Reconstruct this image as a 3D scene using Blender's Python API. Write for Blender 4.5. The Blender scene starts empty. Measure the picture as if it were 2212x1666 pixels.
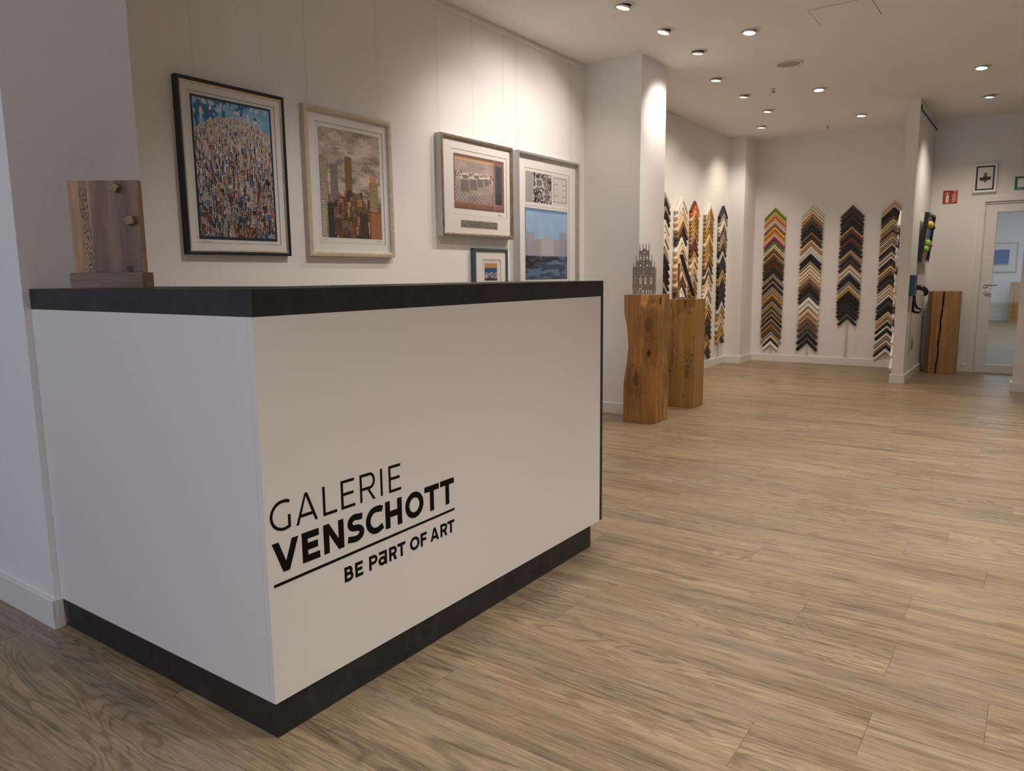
import bpy, bmesh, math, random
import numpy as np
from mathutils import Vector, Matrix, noise

random.seed(7)
SC = bpy.context.scene
COL = SC.collection
PI = math.pi

# ------------------------------------------------------------------ camera
cd = bpy.data.cameras.new('camera')
cd.sensor_width = 36.0
cd.sensor_fit = 'HORIZONTAL'
cd.lens = 1609.6 / 2212 * 36
cd.clip_start = 0.05
cam = bpy.data.objects.new('camera', cd)
COL.objects.link(cam)
YAW, PITCH, ROLL = 0.6127, 0.1465, -0.011
F = Vector((math.cos(PITCH) * math.cos(YAW), math.cos(PITCH) * math.sin(YAW), -math.sin(PITCH)))
Rr = F.cross(Vector((0, 0, 1))).normalized()
Uu = Rr.cross(F)
c_, s_ = math.cos(ROLL), math.sin(ROLL)
R2 = Rr * c_ + Uu * s_
U2 = Uu * c_ - Rr * s_
M = Matrix.Identity(4)
for i in range(3):
    M[i][0] = R2[i]; M[i][1] = U2[i]; M[i][2] = -F[i]
M[0][3], M[1][3], M[2][3] = -1.0624, -1.4752, 1.1448
cam.matrix_world = M
SC.camera = cam

# ------------------------------------------------------------------ view, world, daylight
SC.view_settings.view_transform = 'Standard'
SC.view_settings.look = 'None'
SC.view_settings.gamma = 1
SC.view_settings.exposure = 0.12
SC.view_settings.use_curve_mapping = False
W = bpy.data.worlds.new('overcast_sky'); SC.world = W
W.use_nodes = True
W.node_tree.nodes['Background'].inputs[0].default_value = (0.72, 0.80, 1.0, 1)
W.node_tree.nodes['Background'].inputs[1].default_value = 0.45


def area_light(name, loc, rot, sx, sy, power, color):
    l = bpy.data.lights.new(name, 'AREA'); l.shape = 'RECTANGLE'; l.size = sx; l.size_y = sy
    l.energy = power; l.color = color
    o = bpy.data.objects.new(name, l); o.location = loc; o.rotation_euler = rot; COL.objects.link(o)
    return o


DAY = (0.84, 0.84, 1.0)
# daylight entering through the shop windows behind and to the left of the camera
area_light('window_daylight', (-3.75, 0.2, 1.5), (0, -PI / 2, 0), 2.3, 5.6, 44, DAY)
# unseen cool area light added to brighten the room beyond the glazed door
area_light('back_room_fill', (15.0, -1.6, 2.7), (0, 0, 0), 6.0, 2.5, 75, (0.84, 0.9, 1.0))

SPOT_POWER = 62
SPOT_COL = (1.0, 0.875, 0.77)


# ------------------------------------------------------------------ materials
def srgb(h):
    h = h.lstrip('#'); v = [int(h[i:i + 2], 16) / 255 for i in (0, 2, 4)]
    return tuple((x / 12.92 if x <= 0.04045 else ((x + 0.055) / 1.055) ** 2.4) for x in v)


class NT:
    def __init__(s, name):
        s.m = bpy.data.materials.new(name); s.m.use_nodes = True
        s.t = s.m.node_tree; s.n = s.t.nodes; s.b = s.n['Principled BSDF']

    def add(s, typ, **kw):
        n = s.n.new(typ)
        for k, v in kw.items():
            setattr(n, k, v)
        return n

    def link(s, a, b): s.t.links.new(a, b)

    def setin(s, n, **kw):
        for k, v in kw.items():
            n.inputs[k].default_value = v

    def coord(s, scale=(1, 1, 1), src='Object', loc=(0, 0, 0)):
        tc = s.add('ShaderNodeTexCoord'); mp = s.add('ShaderNodeMapping')
        s.link(tc.outputs[src], mp.inputs[0])
        mp.inputs['Scale'].default_value = scale; mp.inputs['Location'].default_value = loc
        return mp.outputs[0]

    def noise(s, vec, scale=5, detail=4, rough=0.55, dist=0.0):
        n = s.add('ShaderNodeTexNoise'); s.link(vec, n.inputs['Vector'])
        n.inputs['Scale'].default_value = scale; n.inputs['Detail'].default_value = detail
        n.inputs['Roughness'].default_value = rough; n.inputs['Distortion'].default_value = dist
        return n.outputs['Fac']

    def ramp(s, fac, stops, interp='LINEAR'):
        r = s.add('ShaderNodeValToRGB'); s.link(fac, r.inputs[0]); cr = r.color_ramp; cr.interpolation = interp
        while len(cr.elements) < len(stops): cr.elements.new(0.5)
        for e, (p, c) in zip(cr.elements, stops):
            e.position = p
            e.color = (c, c, c, 1) if isinstance(c, (int, float)) else (*c, 1)
        return r.outputs[0]

    def mix(s, a, b, fac, mode='MIX'):
        m = s.add('ShaderNodeMix', data_type='RGBA', blend_type=mode)
        for sock, v in ((m.inputs[0], fac), (m.inputs[6], a), (m.inputs[7], b)):
            if isinstance(v, (int, float)): sock.default_value = v
            elif isinstance(v, tuple): sock.default_value = (*v, 1) if len(v) == 3 else v
            else: s.link(v, sock)
        return m.outputs[2]

    def math(s, op, a, b=0.0, c=0.0):
        m = s.add('ShaderNodeMath', operation=op)
        for i, v in enumerate((a, b, c)):
            if isinstance(v, (int, float)): m.inputs[i].default_value = v
            else: s.link(v, m.inputs[i])
        return m.outputs[0]

    def bump(s, h, strength=0.2, dist=0.002):
        b = s.add('ShaderNodeBump'); s.link(h, b.inputs['Height'])
        b.inputs['Strength'].default_value = strength; b.inputs['Distance'].default_value = dist
        s.link(b.outputs[0], s.b.inputs['Normal'])

    def base(s, c): s.link(c, s.b.inputs['Base Color'])


_cache = {}


def plain(name, col, rough=0.5, metal=0.0, var=0.04, scale=30, bump=0.0, spec=None):
    key = (name,)
    if key in _cache: return _cache[key]
    t = NT(name)
    v = t.coord()
    n = t.noise(v, scale, 3)
    lo = tuple(max(0, c * (1 - var)) for c in col); hi = tuple(min(1, c * (1 + var)) for c in col)
    t.base(t.ramp(n, [(0.3, lo), (0.7, hi)]))
    t.b.inputs['Roughness'].default_value = rough; t.b.inputs['Metallic'].default_value = metal
    if spec is not None: t.b.inputs['Specular IOR Level'].default_value = spec
    if bump: t.bump(n, bump)
    _cache[key] = t.m
    return t.m


M_wall = plain('painted_wall', (0.83, 0.815, 0.80), 0.85, var=0.012, scale=60, bump=0.15)
M_ceil = plain('painted_ceiling', (0.90, 0.885, 0.865), 0.9, var=0.012, scale=20)
M_base = plain('baseboard_lacquer', (0.80, 0.79, 0.77), 0.4, var=0.01)
M_lam = plain('white_laminate', (0.80, 0.775, 0.75), 0.42, var=0.012, scale=300, bump=0.03)
M_black = plain('black_lacquer', (0.012, 0.012, 0.013), 0.3, var=0.1)
M_blackm = plain('matt_black', (0.014, 0.014, 0.016), 0.6, var=0.1)
M_letter = plain('black_lettering_film', (0.008, 0.007, 0.006), 0.6, var=0.05, spec=0.08)
M_white = plain('white_lacquer', (0.82, 0.81, 0.80), 0.35, var=0.01)
M_mat = plain('cream_mat_board', (0.80, 0.77, 0.72), 0.9, var=0.015, scale=200)
M_matw = plain('white_mat_board', (0.78, 0.765, 0.75), 0.9, var=0.015, scale=200)
M_paper = plain('print_paper', (0.74, 0.72, 0.70), 0.9, var=0.01, scale=200)
M_bevel = plain('mat_bevel', (0.30, 0.27, 0.24), 0.9)
M_steel = plain('brushed_steel', (0.55, 0.54, 0.52), 0.3, 1.0, var=0.05)
M_alu = plain('satin_aluminium', (0.62, 0.62, 0.62), 0.38, 0.85, var=0.04)
M_trim = plain('white_trim_ring', (0.74, 0.72, 0.68), 0.4)
M_chrome = plain('reflector_chrome', (0.75, 0.75, 0.75), 0.15, 1.0)
M_gray = plain('speaker_grille', (0.42, 0.40, 0.33), 0.7, var=0.1, scale=400)
M_joint = plain('dark_joint', (0.10, 0.09, 0.08), 0.9)
M_wire = plain('nylon_wire', (0.55, 0.54, 0.53), 0.3)
M_tassel = plain('grey_fringe', (0.16, 0.2, 0.2), 0.9, var=0.2)
M_teal = plain('teal_canvas_edge', (0.01, 0.12, 0.20), 0.6)
M_rail = plain('sample_rail_metal', (0.68, 0.66, 0.62), 0.4, 0.3)


def counter_black():
    t = NT('dark_stone_laminate')
    v = t.coord((1, 1, 1))
    n = t.noise(v, 14, 6, 0.65, 1.2)
    n2 = t.noise(v, 90, 3)
    c = t.mix(t.ramp(n, [(0.3, (0.011, 0.011, 0.012)), (0.75, (0.034, 0.034, 0.035))]), t.ramp(n2, [(0.3, 0.7), (0.7, 1.0)]), 1.0, 'MULTIPLY')
    t.base(c); t.b.inputs['Roughness'].default_value = 0.5
    t.bump(n2, 0.25, 0.001)
    return t.m


M_stone = counter_black()


def floor_mat():
    t = NT('oak_vinyl_planks')
    uv = t.add('ShaderNodeUVMap', uv_map='grain').outputs[0]
    ed = t.add('ShaderNodeUVMap', uv_map='edge').outputs[0]
    at = t.add('ShaderNodeAttribute', attribute_name='tone').outputs['Fac']

    def mp(sc, src=uv):
        m = t.add('ShaderNodeMapping'); t.link(src, m.inputs[0]); m.inputs['Scale'].default_value = sc; return m.outputs[0]
    # broad streaks along the plank
    broad = t.noise(mp((11, 0.9, 1)), 1.0, 5, 0.6, 0.6)
    mid = t.noise(mp((42, 2.2, 1)), 1.0, 5, 0.65, 0.4)
    fine = t.noise(mp((170, 7, 1)), 1.0, 5, 0.75, 0.3)
    # cathedral figure: contours of a stretched noise
    fig = t.noise(mp((5.5, 0.75, 1)), 1.0, 3, 0.5, 0.8)
    rings = t.math('SINE', t.math('MULTIPLY', fig, 130.0))
    rings = t.math('MULTIPLY_ADD', rings, 0.5, 0.5)
    c = t.ramp(broad, [(0.25, (0.190, 0.138, 0.085)), (0.42, (0.300, 0.222, 0.132)), (0.55, (0.372, 0.278, 0.166)), (0.75, (0.445, 0.335, 0.200))])
    grey = t.noise(mp((7, 0.6, 1)), 1.0, 3, 0.5, 0.3)
    c = t.mix(c, (0.30, 0.245, 0.190), t.ramp(grey, [(0.48, 0.0), (0.68, 0.6)]))
    c = t.mix(c, t.ramp(mid, [(0.28, 0.54), (0.5, 0.98), (0.72, 1.14)]), 0.85, 'MULTIPLY')
    c = t.mix(c, t.ramp(fine, [(0.33, 0.45), (0.52, 0.98), (0.7, 1.16)]), 0.8, 'MULTIPLY')
    c = t.mix(c, t.ramp(rings, [(0.0, 0.60), (0.35, 1.0), (1, 1.06)]), t.ramp(t.noise(mp((4, 0.8, 1)), 1.0, 2), [(0.42, 0.08), (0.58, 0.85)]), 'MULTIPLY')
    # cracks and small knots
    crack = t.noise(mp((24, 1.3, 1)), 1.0, 6, 0.75, 1.1)
    c = t.mix(c, (0.05, 0.033, 0.022), t.ramp(crack, [(0.325, 0.9), (0.362, 0.0)]))
    kn = t.noise(mp((13, 4.5, 1)), 1.0, 2, 0.5, 0.5)
    c = t.mix(c, (0.075, 0.05, 0.034), t.ramp(kn, [(0.20, 0.85), (0.27, 0.0)]))
    tone = t.math('MULTIPLY_ADD', at, 0.13, 0.89)
    tc = t.add('ShaderNodeCombineColor')
    for i in range(3): t.link(tone, tc.inputs[i])
    c = t.mix(c, tc.outputs[0], 1.0, 'MULTIPLY')
    # joints: distance to the plank edge
    sp = t.add('ShaderNodeSeparateXYZ'); t.link(ed, sp.inputs[0])
    dx = t.math('LESS_THAN', sp.outputs[0], 0.0011); dy = t.math('LESS_THAN', sp.outputs[1], 0.0013)
    e = t.math('MAXIMUM', t.math('MULTIPLY', dx, 0.55), dy)
    c = t.mix(c, (0.055, 0.038, 0.026), t.math('MULTIPLY', e, 0.8))
    t.base(c)
    t.link(t.ramp(mid, [(0.3, 0.46), (0.7, 0.36)]), t.b.inputs['Roughness'])
    t.bump(fine, 0.12, 0.0012)
    return t.m


M_floor = floor_mat()


def wood(name, cols, vec_scale=(30, 30, 2.2), rough=0.5, attr=None, ringk=55):
    t = NT(name)
    v = t.coord(vec_scale)
    n = t.noise(v, 1.0, 6, 0.62, 0.6)
    f = t.noise(t.coord(tuple(a * 6 for a in vec_scale)), 1.0, 3, 0.6)
    ring = t.noise(t.coord(tuple(a * 0.22 for a in vec_scale)), 1.0, 3, 0.5, 0.6)
    rs = t.math('MULTIPLY_ADD', t.math('SINE', t.math('MULTIPLY', ring, ringk)), 0.5, 0.5)
    c = t.ramp(n, [(0.25, cols[0]), (0.5, cols[1]), (0.75, cols[2])])
    c = t.mix(c, t.ramp(f, [(0.3, 0.72), (0.6, 1.05)]), 0.7, 'MULTIPLY')
    c = t.mix(c, t.ramp(rs, [(0.0, 0.70), (0.4, 1.0)]), 0.55, 'MULTIPLY')
    if attr:
        a = t.add('ShaderNodeAttribute', attribute_name=attr).outputs['Color']
        c = t.mix(c, a, 1.0, 'MULTIPLY')
    t.base(c); t.b.inputs['Roughness'].default_value = rough
    t.bump(n, 0.25, 0.002)
    return t.m


M_trunk = wood('oiled_beech_trunk', [(0.25, 0.108, 0.026), (0.42, 0.195, 0.050), (0.56, 0.30, 0.092)], (16, 16, 1.3), 0.45, 'tint', 30)
M_trunk2 = wood('oiled_oak_block', [(0.30, 0.150, 0.040), (0.44, 0.235, 0.068), (0.55, 0.32, 0.105)], (18, 18, 1.2), 0.45, 'tint', 18)
M_walnut = wood('walnut_panel', [(0.105, 0.055, 0.030), (0.24, 0.140, 0.082), (0.36, 0.230, 0.140)], (26, 26, 2.4), 0.5, 'tint', 46)
M_plinth = wood('walnut_plinth', [(0.15, 0.092, 0.055), (0.26, 0.168, 0.105), (0.33, 0.22, 0.14)], (3, 30, 60), 0.55, None, 20)
M_cube = wood('oak_cube', [(0.26, 0.17, 0.09), (0.36, 0.25, 0.14), (0.44, 0.32, 0.19)], (60, 60, 60), 0.6, None, 20)
M_pine = wood('raw_pine', [(0.42, 0.26, 0.13), (0.55, 0.36, 0.20), (0.62, 0.43, 0.26)], (30, 30, 3), 0.6, None, 20)


def attr_mat(name, rough=0.7):
    t = NT(name)
    a = t.add('ShaderNodeAttribute', attribute_name='Col').outputs['Color']
    n = t.noise(t.coord(), 700, 2)
    t.base(t.mix(a, t.ramp(n, [(0.3, 0.92), (0.7, 1.0)]), 1.0, 'MULTIPLY'))
    t.b.inputs['Roughness'].default_value = rough
    return t.m


M_print = attr_mat('printed_ink')


def glass_mat(name, tint=(1, 1, 1)):
    t = NT(name)
    t.n.remove(t.b)
    out = t.n['Material Output']
    tr = t.add('ShaderNodeBsdfTransparent'); tr.inputs[0].default_value = (*tint, 1)
    gl = t.add('ShaderNodeBsdfGlossy'); gl.inputs['Roughness'].default_value = 0.02
    lw = t.add('ShaderNodeLayerWeight'); lw.inputs[0].default_value = 0.5
    fr = t.add('ShaderNodeMath', operation='MULTIPLY_ADD')
    pw = t.add('ShaderNodeMath', operation='POWER'); pw.inputs[1].default_value = 4.0
    t.link(lw.outputs['Facing'], pw.inputs[0]); t.link(pw.outputs[0], fr.inputs[0]); fr.inputs[1].default_value = 0.5; fr.inputs[2].default_value = 0.04
    mx = t.add('ShaderNodeMixShader')
    t.link(fr.outputs[0], mx.inputs[0]); t.link(tr.outputs[0], mx.inputs[1]); t.link(gl.outputs[0], mx.inputs[2])
    t.link(mx.outputs[0], out.inputs[0])
    return t.m


M_glass = glass_mat('picture_glass')
M_doorglass = glass_mat('door_glass', (0.93, 0.95, 0.95))


def emit_mat(name, col, s):
    t = NT(name)
    t.b.inputs['Base Color'].default_value = (0.9, 0.9, 0.9, 1)
    t.b.inputs['Emission Color'].default_value = (*col, 1); t.b.inputs['Emission Strength'].default_value = s
    return t.m


M_lamp = emit_mat('lamp_face', (0.92, 0.97, 1.0), 14)


# ------------------------------------------------------------------ mesh helpers
class MB:
    def __init__(s): s.v = []; s.f = []; s.mi = []

    def face(s, pts, mi=0):
        n = len(s.v); s.v += [tuple(p) for p in pts]; s.f.append(tuple(range(n, n + len(pts)))); s.mi.append(mi); return s

    def box(s, x0, x1, y0, y1, z0, z1, mi=0):
        n = len(s.v)
        s.v += [(x, y, z) for x in (x0, x1) for y in (y0, y1) for z in (z0, z1)]
        for q in ((0, 1, 3, 2), (4, 6, 7, 5), (0, 4, 5, 1), (2, 3, 7, 6), (0, 2, 6, 4), (1, 5, 7, 3)):
            s.f.append(tuple(n + i for i in q)); s.mi.append(mi)
        return s

    def prism(s, poly, y0, y1, mi=0):
        """polygon in (x,z) extruded along y"""
        n = len(s.v); k = len(poly)
        s.v += [(p[0], y0, p[1]) for p in poly] + [(p[0], y1, p[1]) for p in poly]
        s.f.append(tuple(range(n, n + k))); s.mi.append(mi)
        s.f.append(tuple(range(n + 2 * k - 1, n + k - 1, -1))); s.mi.append(mi)
        for i in range(k):
            j = (i + 1) % k
            s.f.append((n + j, n + i, n + k + i, n + k + j)); s.mi.append(mi)
        return s

    def loft(s, rings, cap=True, mi=0, closed=True):
        n = len(s.v); k = len(rings[0])
        for r in rings: s.v += [tuple(p) for p in r]
        for a in range(len(rings) - 1):
            for i in range(k if closed else k - 1):
                j = (i + 1) % k
                s.f.append((n + a * k + i, n + a * k + j, n + (a + 1) * k + j, n + (a + 1) * k + i)); s.mi.append(mi)
        if cap:
            s.f.append(tuple(n + i for i in reversed(range(k)))); s.mi.append(mi)
            s.f.append(tuple(n + (len(rings) - 1) * k + i for i in range(k))); s.mi.append(mi)
        return s

    def tube(s, pts, rads, seg=10, mi=0):
        pts = [Vector(p) for p in pts]
        if isinstance(rads, (int, float)): rads = [rads] * len(pts)
        rings = []; up = None
        for i, p in enumerate(pts):
            d = (pts[min(i + 1, len(pts) - 1)] - pts[max(i - 1, 0)]).normalized()
            if up is None:
                up = d.orthogonal().normalized()
            up = (up - d * up.dot(d)).normalized(); w = d.cross(up)
            rings.append([p + (up * math.cos(2 * PI * k / seg) + w * math.sin(2 * PI * k / seg)) * rads[i] for k in range(seg)])
        return s.loft(rings, True, mi)

    def lathe(s, prof, c=(0, 0, 0), seg=32, mi=0, axis='z'):
        rings = []
        for r, h in prof:
            ring = []
            for k in range(seg):
                a = 2 * PI * k / seg; x, y = r * math.cos(a), r * math.sin(a)
                ring.append((c[0] + x, c[1] + y, c[2] + h) if axis == 'z' else (c[0] + x, c[1] + h, c[2] + y))
            rings.append(ring)
        return s.loft(rings, True, mi)

    def mesh(s, name, mats, smooth=False):
        me = bpy.data.meshes.new(name); me.from_pydata(s.v, [], s.f)
        for m in (mats if isinstance(mats, (list, tuple)) else [mats]): me.materials.append(m)
        me.polygons.foreach_set('material_index', s.mi)
        bm = bmesh.new(); bm.from_mesh(me); bmesh.ops.remove_doubles(bm, verts=bm.verts, dist=1e-6)
        bmesh.ops.recalc_face_normals(bm, faces=bm.faces); bm.to_mesh(me); bm.free()
        if smooth:
            me.polygons.foreach_set('use_smooth', [True] * len(me.polygons))
        return me

    def build(s, name, mats, parent=None, smooth=False, bevel=0.0, seg=2):
        o = bpy.data.objects.new(name, s.mesh(name, mats, smooth)); COL.objects.link(o)
        if parent: o.parent = parent
        if bevel:
            b = o.modifiers.new('bevel', 'BEVEL'); b.width = bevel; b.segments = seg; b.limit_method = 'ANGLE'; b.angle_limit = 0.6
        return o


def tag(o, label, cat, group=None, kind=None):
    if label: o['label'] = label
    if cat: o['category'] = cat
    if group: o['group'] = group
    if kind: o['kind'] = kind
    return o


def thing(name, label, cat, loc=(0, 0, 0), rz=0.0, group=None):
    o = bpy.data.objects.new(name, None); o.empty_display_size = 0.1; COL.objects.link(o)
    o.location = loc; o.rotation_euler = (0, 0, rz)
    return tag(o, label, cat, group)


def struct(name, mb, mat, bevel=0.0):
    o = mb.build(name, mat, None, bevel=bevel); o['kind'] = 'structure'; return o


# ------------------------------------------------------------------ room shell
CE = 2.81
XB = 8.83
YW = 1.64


def build_floor():
    me = bpy.data.meshes.new('floor')
    vs, fs, g, e, tone = [], [], [], [], []
    fixed = {0: -0.96, 1: -1.202, 2: -1.45, 3: -1.198, 4: -0.894, 5: -1.191, 6: -0.60, 7: -1.395, 8: -1.10}
    rnd = random.Random(3)
    X0, PW, PL = 0.527, 0.2133, 1.22
    k0, k1 = -19, 39
    for k in range(k0, k1 + 1):
        xa, xb = X0 + k * PW, X0 + (k + 1) * PW
        xa2 = max(xa, -3.3); xb2 = min(xb, XB + 0.0)
        if xb2 <= xa2: continue
        off = fixed.get(k, rnd.uniform(0, PL))
        j = math.floor((-6 - off) / PL)
        while off + j * PL < 4:
            ya, yb = max(off + j * PL, -6), min(off + (j + 1) * PL, 4)
            if yb > ya:
                n = len(vs); vs += [(xa2, ya, 0), (xb2, ya, 0), (xb2, yb, 0), (xa2, yb, 0)]
                fs.append((n, n + 1, n + 2, n + 3))
                ox, oy = rnd.uniform(0, 60), rnd.uniform(0, 60)
                g += [(ox, oy), (ox + PW, oy), (ox + PW, oy + yb - ya), (ox, oy + yb - ya)]
                e += [(0, 0), (PW, 0), (PW, PL), (0, PL)]
                tone.append(rnd.random())
            j += 1
    me.from_pydata(vs, [], fs)
    for nm, d in (('grain', g), ('edge', e)):
        l = me.uv_layers.new(name=nm); l.data.foreach_set('uv', [c for p in d for c in p])
    a = me.attributes.new('tone', 'FLOAT', 'FACE'); a.data.foreach_set('value', tone)
    me.materials.append(M_floor)
    o = bpy.data.objects.new('floor', me); COL.objects.link(o); o['kind'] = 'structure'
    # floor slab of the room beyond the glazed door, same planks
    me2 = bpy.data.meshes.new('floor_back_room')
    vs, fs, g, e, tone = [], [], [], [], []
    for k in range(56):
        xa, xb = XB + k * PW * 0.9, XB + (k + 1) * PW * 0.9
        for j in range(5):
            ya, yb = -5 + j * PL, -5 + (j + 1) * PL
            n = len(vs); vs += [(xa, ya, 0), (xb, ya, 0), (xb, yb, 0), (xa, yb, 0)]; fs.append((n, n + 1, n + 2, n + 3))
            ox, oy = rnd.uniform(0, 60), rnd.uniform(0, 60)
            g += [(ox, oy), (ox + PW, oy), (ox + PW, oy + PL), (ox, oy + PL)]; e += [(0, 0), (PW, 0), (PW, PL), (0, PL)]; tone.append(rnd.random())
    me2.from_pydata(vs, [], fs)
    for nm, d in (('grain', g), ('edge', e)):
        l = me2.uv_layers.new(name=nm); l.data.foreach_set('uv', [c for p in d for c in p])
    a = me2.attributes.new('tone', 'FLOAT', 'FACE'); a.data.foreach_set('value', tone)
    me2.materials.append(M_floor)
    o = bpy.data.objects.new('floor_back_room', me2); COL.objects.link(o); o['kind'] = 'structure'


build_floor()
struct('ceiling', MB().box(-3.5, XB + 0.12, -6.1, 4.1, CE, CE + 0.1), M_ceil)
struct('ceiling_back_room', MB().box(XB + 0.12, 19.6, -4, 1.2, CE, CE + 0.1), M_ceil)
# picture wall and the stub pier at its left end
struct('wall_left', MB().box(0.39, 4.43, YW, YW + 0.2, 0, CE), M_wall)
struct('wall_left_pier', MB().box(-0.02, 0.39, 1.125, 4.0, 0, CE), M_wall)
struct('wall_left_pillar', MB().box(4.43, 4.90, 1.14, 1.95, 0, CE), M_wall)
struct('wall_left_far', MB().box(4.90, 8.38, 1.80, 1.95, 0, CE), M_wall)
struct('wall_left_corner', MB().box(8.38, XB, 1.60, 1.95, 0, CE), M_wall)
# back wall with the door opening
DY0, DY1, DZ = -0.915, -1.86, 1.885
bw = MB(); bw.box(XB, XB + 0.12, DY0, 1.95, 0, CE); bw.box(XB, XB + 0.12, -6, DY1, 0, CE); bw.box(XB, XB + 0.12, DY1, DY0, DZ, CE)
struct('wall_back', bw, M_wall)
struct('wall_partition', MB().box(7.46, XB, -0.40, -0.29, 0, CE), M_wall)
struct('wall_right_pier', MB().box(7.40, 7.60, -6, -1.335, 0, CE), M_wall)
struct('wall_right', MB().box(-3.5, XB, -6.15, -6, 0, CE), M_wall)
# shop front behind the camera, with three wide windows
sf = MB()
sf.box(-3.45, -3.3, -6, 4, 0, 0.25); sf.box(-3.45, -3.3, -6, 4, 2.6, CE)
for a, b in ((-6, -5.6), (-2.75, -2.6), (0.2, 0.35), (3.2, 4.0)): sf.box(-3.45, -3.3, a, b, 0.25, 2.6)
struct('wall_front', sf, M_wall)
struct('wall_left_front', MB().box(-3.5, 0.39, 4.0, 4.15, 0, CE), M_wall)
for i, (a, b) in enumerate(((-5.6, -2.75), (-2.6, 0.2), (0.35, 3.2))):
    w = MB()
    for q in ((a, b, 0.25, 0.31), (a, b, 2.54, 2.6), (a, a + 0.06, 0.31, 2.54), (b - 0.06, b, 0.31, 2.54)): w.box(-3.40, -3.34, *q)
    o = struct('window_%d' % (i + 1), w, M_blackm)
    g = MB().box(-3.375, -3.365, a + 0.06, b - 0.06, 0.31, 2.54).build('window_glass', M_doorglass, o)
# room beyond the door
struct('wall_back_room', MB().box(19.4, 19.55, -4, 1.2, 0, CE), M_wall)
struct('wall_back_room_left', MB().box(XB + 0.12, 19.4, 1.0, 1.15, 0, CE), M_wall)
struct('wall_back_room_right', MB().box(XB + 0.12, 19.4, -4.1, -3.95, 0, CE), M_wall)


def baseboard(name, segs, h=0.088, t=0.016):
    """segs: boxes (x0,x1,y0,y1)"""
    m = MB()
    for s in segs: m.box(s[0], s[1], s[2], s[3], 0, h)
    return struct(name, m, M_base, bevel=0.002)


T = 0.016
baseboard('baseboard_left', [(0.39, 4.43, YW - T, YW)])
baseboard('baseboard_left_pier', [(-0.02 - T, -0.02, 1.125 - T, 4.0), (-0.02, 0.0005, 1.125 - T, 1.125)], h=0.098)
baseboard('baseboard_left_pillar', [(4.43 - T, 4.43, 1.14 - T, YW - T), (4.43, 4.90 + T, 1.14 - T, 1.14), (4.90, 4.90 + T, 1.14, 1.80 - T)])
baseboard('baseboard_left_far', [(4.90, 8.38, 1.80 - T, 1.80)])
baseboard('baseboard_left_corner', [(8.38 - T, 8.38, 1.60 - T, 1.80 - T), (8.38, XB, 1.60 - T, 1.60)])
baseboard('baseboard_back', [(XB - T, XB, -0.29, 1.60 - T), (XB - T, XB, -0.872, -0.416), (XB - T, XB, -6, -1.91)])
baseboard('baseboard_partition', [(7.46 - T, 7.46, -0.40 - T, -0.29 + T), (7.46, XB, -0.40 - T, -0.40), (7.46, XB, -0.29, -0.29 + T)])
baseboard('baseboard_right_pier', [(7.40 - T, 7.40, -6, -1.335 + T), (7.40, 7.60, -1.335, -1.335 + T)])
baseboard('baseboard_back_room', [(19.4 - T, 19.4, -3.95, 1.0)], h=0.12)

# ------------------------------------------------------------------ door
door = bpy.data.objects.new('door_1', None); COL.objects.link(door); door['kind'] = 'structure'
door.location = (XB, 0, 0)
fm = MB()
fy0, fy1 = -0.872, -1.905
fm.box(-0.022, 0.0, fy0 - 0.055, fy0, 0, 1.945)
fm.box(-0.022, 0.0, fy1, fy1 + 0.055, 0, 1.945)
fm.box(-0.022, 0.0, fy1 + 0.055, fy0 - 0.055, 1.89, 1.945)
fm.box(0.0, 0.12, DY0 - 0.02, DY0, 0, DZ); fm.box(0.0, 0.12, DY1, DY1 + 0.02, 0, DZ); fm.box(0.0, 0.12, DY1 + 0.02, DY0 - 0.02, DZ - 0.02, DZ)
fm.build('door_frame', M_white, door, bevel=0.003)
lf = MB()
ly0, ly1 = DY0 - 0.022, DY1 + 0.022
gy0, gy1, gz0, gz1 = -1.045, -1.72, 0.095, 1.775
lf.box(0.012, 0.05, gy0, ly0, 0.008, DZ - 0.022); lf.box(0.012, 0.05, ly1, gy1, 0.008, DZ - 0.022)
lf.box(0.012, 0.05, gy1, gy0, 0.008, gz0); lf.box(0.012, 0.05, gy1, gy0, gz1, DZ - 0.022)
leaf = lf.build('door_leaf', M_white, door, bevel=0.002)
MB().box(0.027, 0.033, gy1, gy0, gz0, gz1).build('door_glass', M_doorglass, door)
hm = MB()
hm.lathe([(0.026, 0.012), (0.026, 0.004), (0.022, 0.0)], (0, 0, 0), 20, axis='y')
hd = MB()
# rose, neck and lever
rz_ = []
for (zc, r) in ((0.985, 0.026),):
    hd.loft([[(0.012 - d, -0.985 + r * math.cos(a * PI / 12), zc + r * math.sin(a * PI / 12)) for a in range(24)] for d in (0, 0.010)])
hd.tube([(0.004, -0.985, 0.985), (-0.045, -0.985, 0.985), (-0.052, -0.992, 0.985), (-0.054, -1.0, 0.985), (-0.054, -1.10, 0.983)], [0.010, 0.010, 0.010, 0.0095, 0.009], 12)
hd.build('door_handle', M_steel, door, smooth=False)
kd = MB()
kd.loft([[(0.012 - d, -0.990 + 0.024 * math.cos(a * PI / 12), 0.917 + 0.024 * math.sin(a * PI / 12)) for a in range(24)] for d in (0, 0.008)])
esc = kd.build('key_escutcheon', M_steel, door)
kk = MB().box(0.002, 0.0035, -0.9935, -0.9865, 0.902, 0.924)
kk.build('keyhole', M_blackm, esc)

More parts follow.
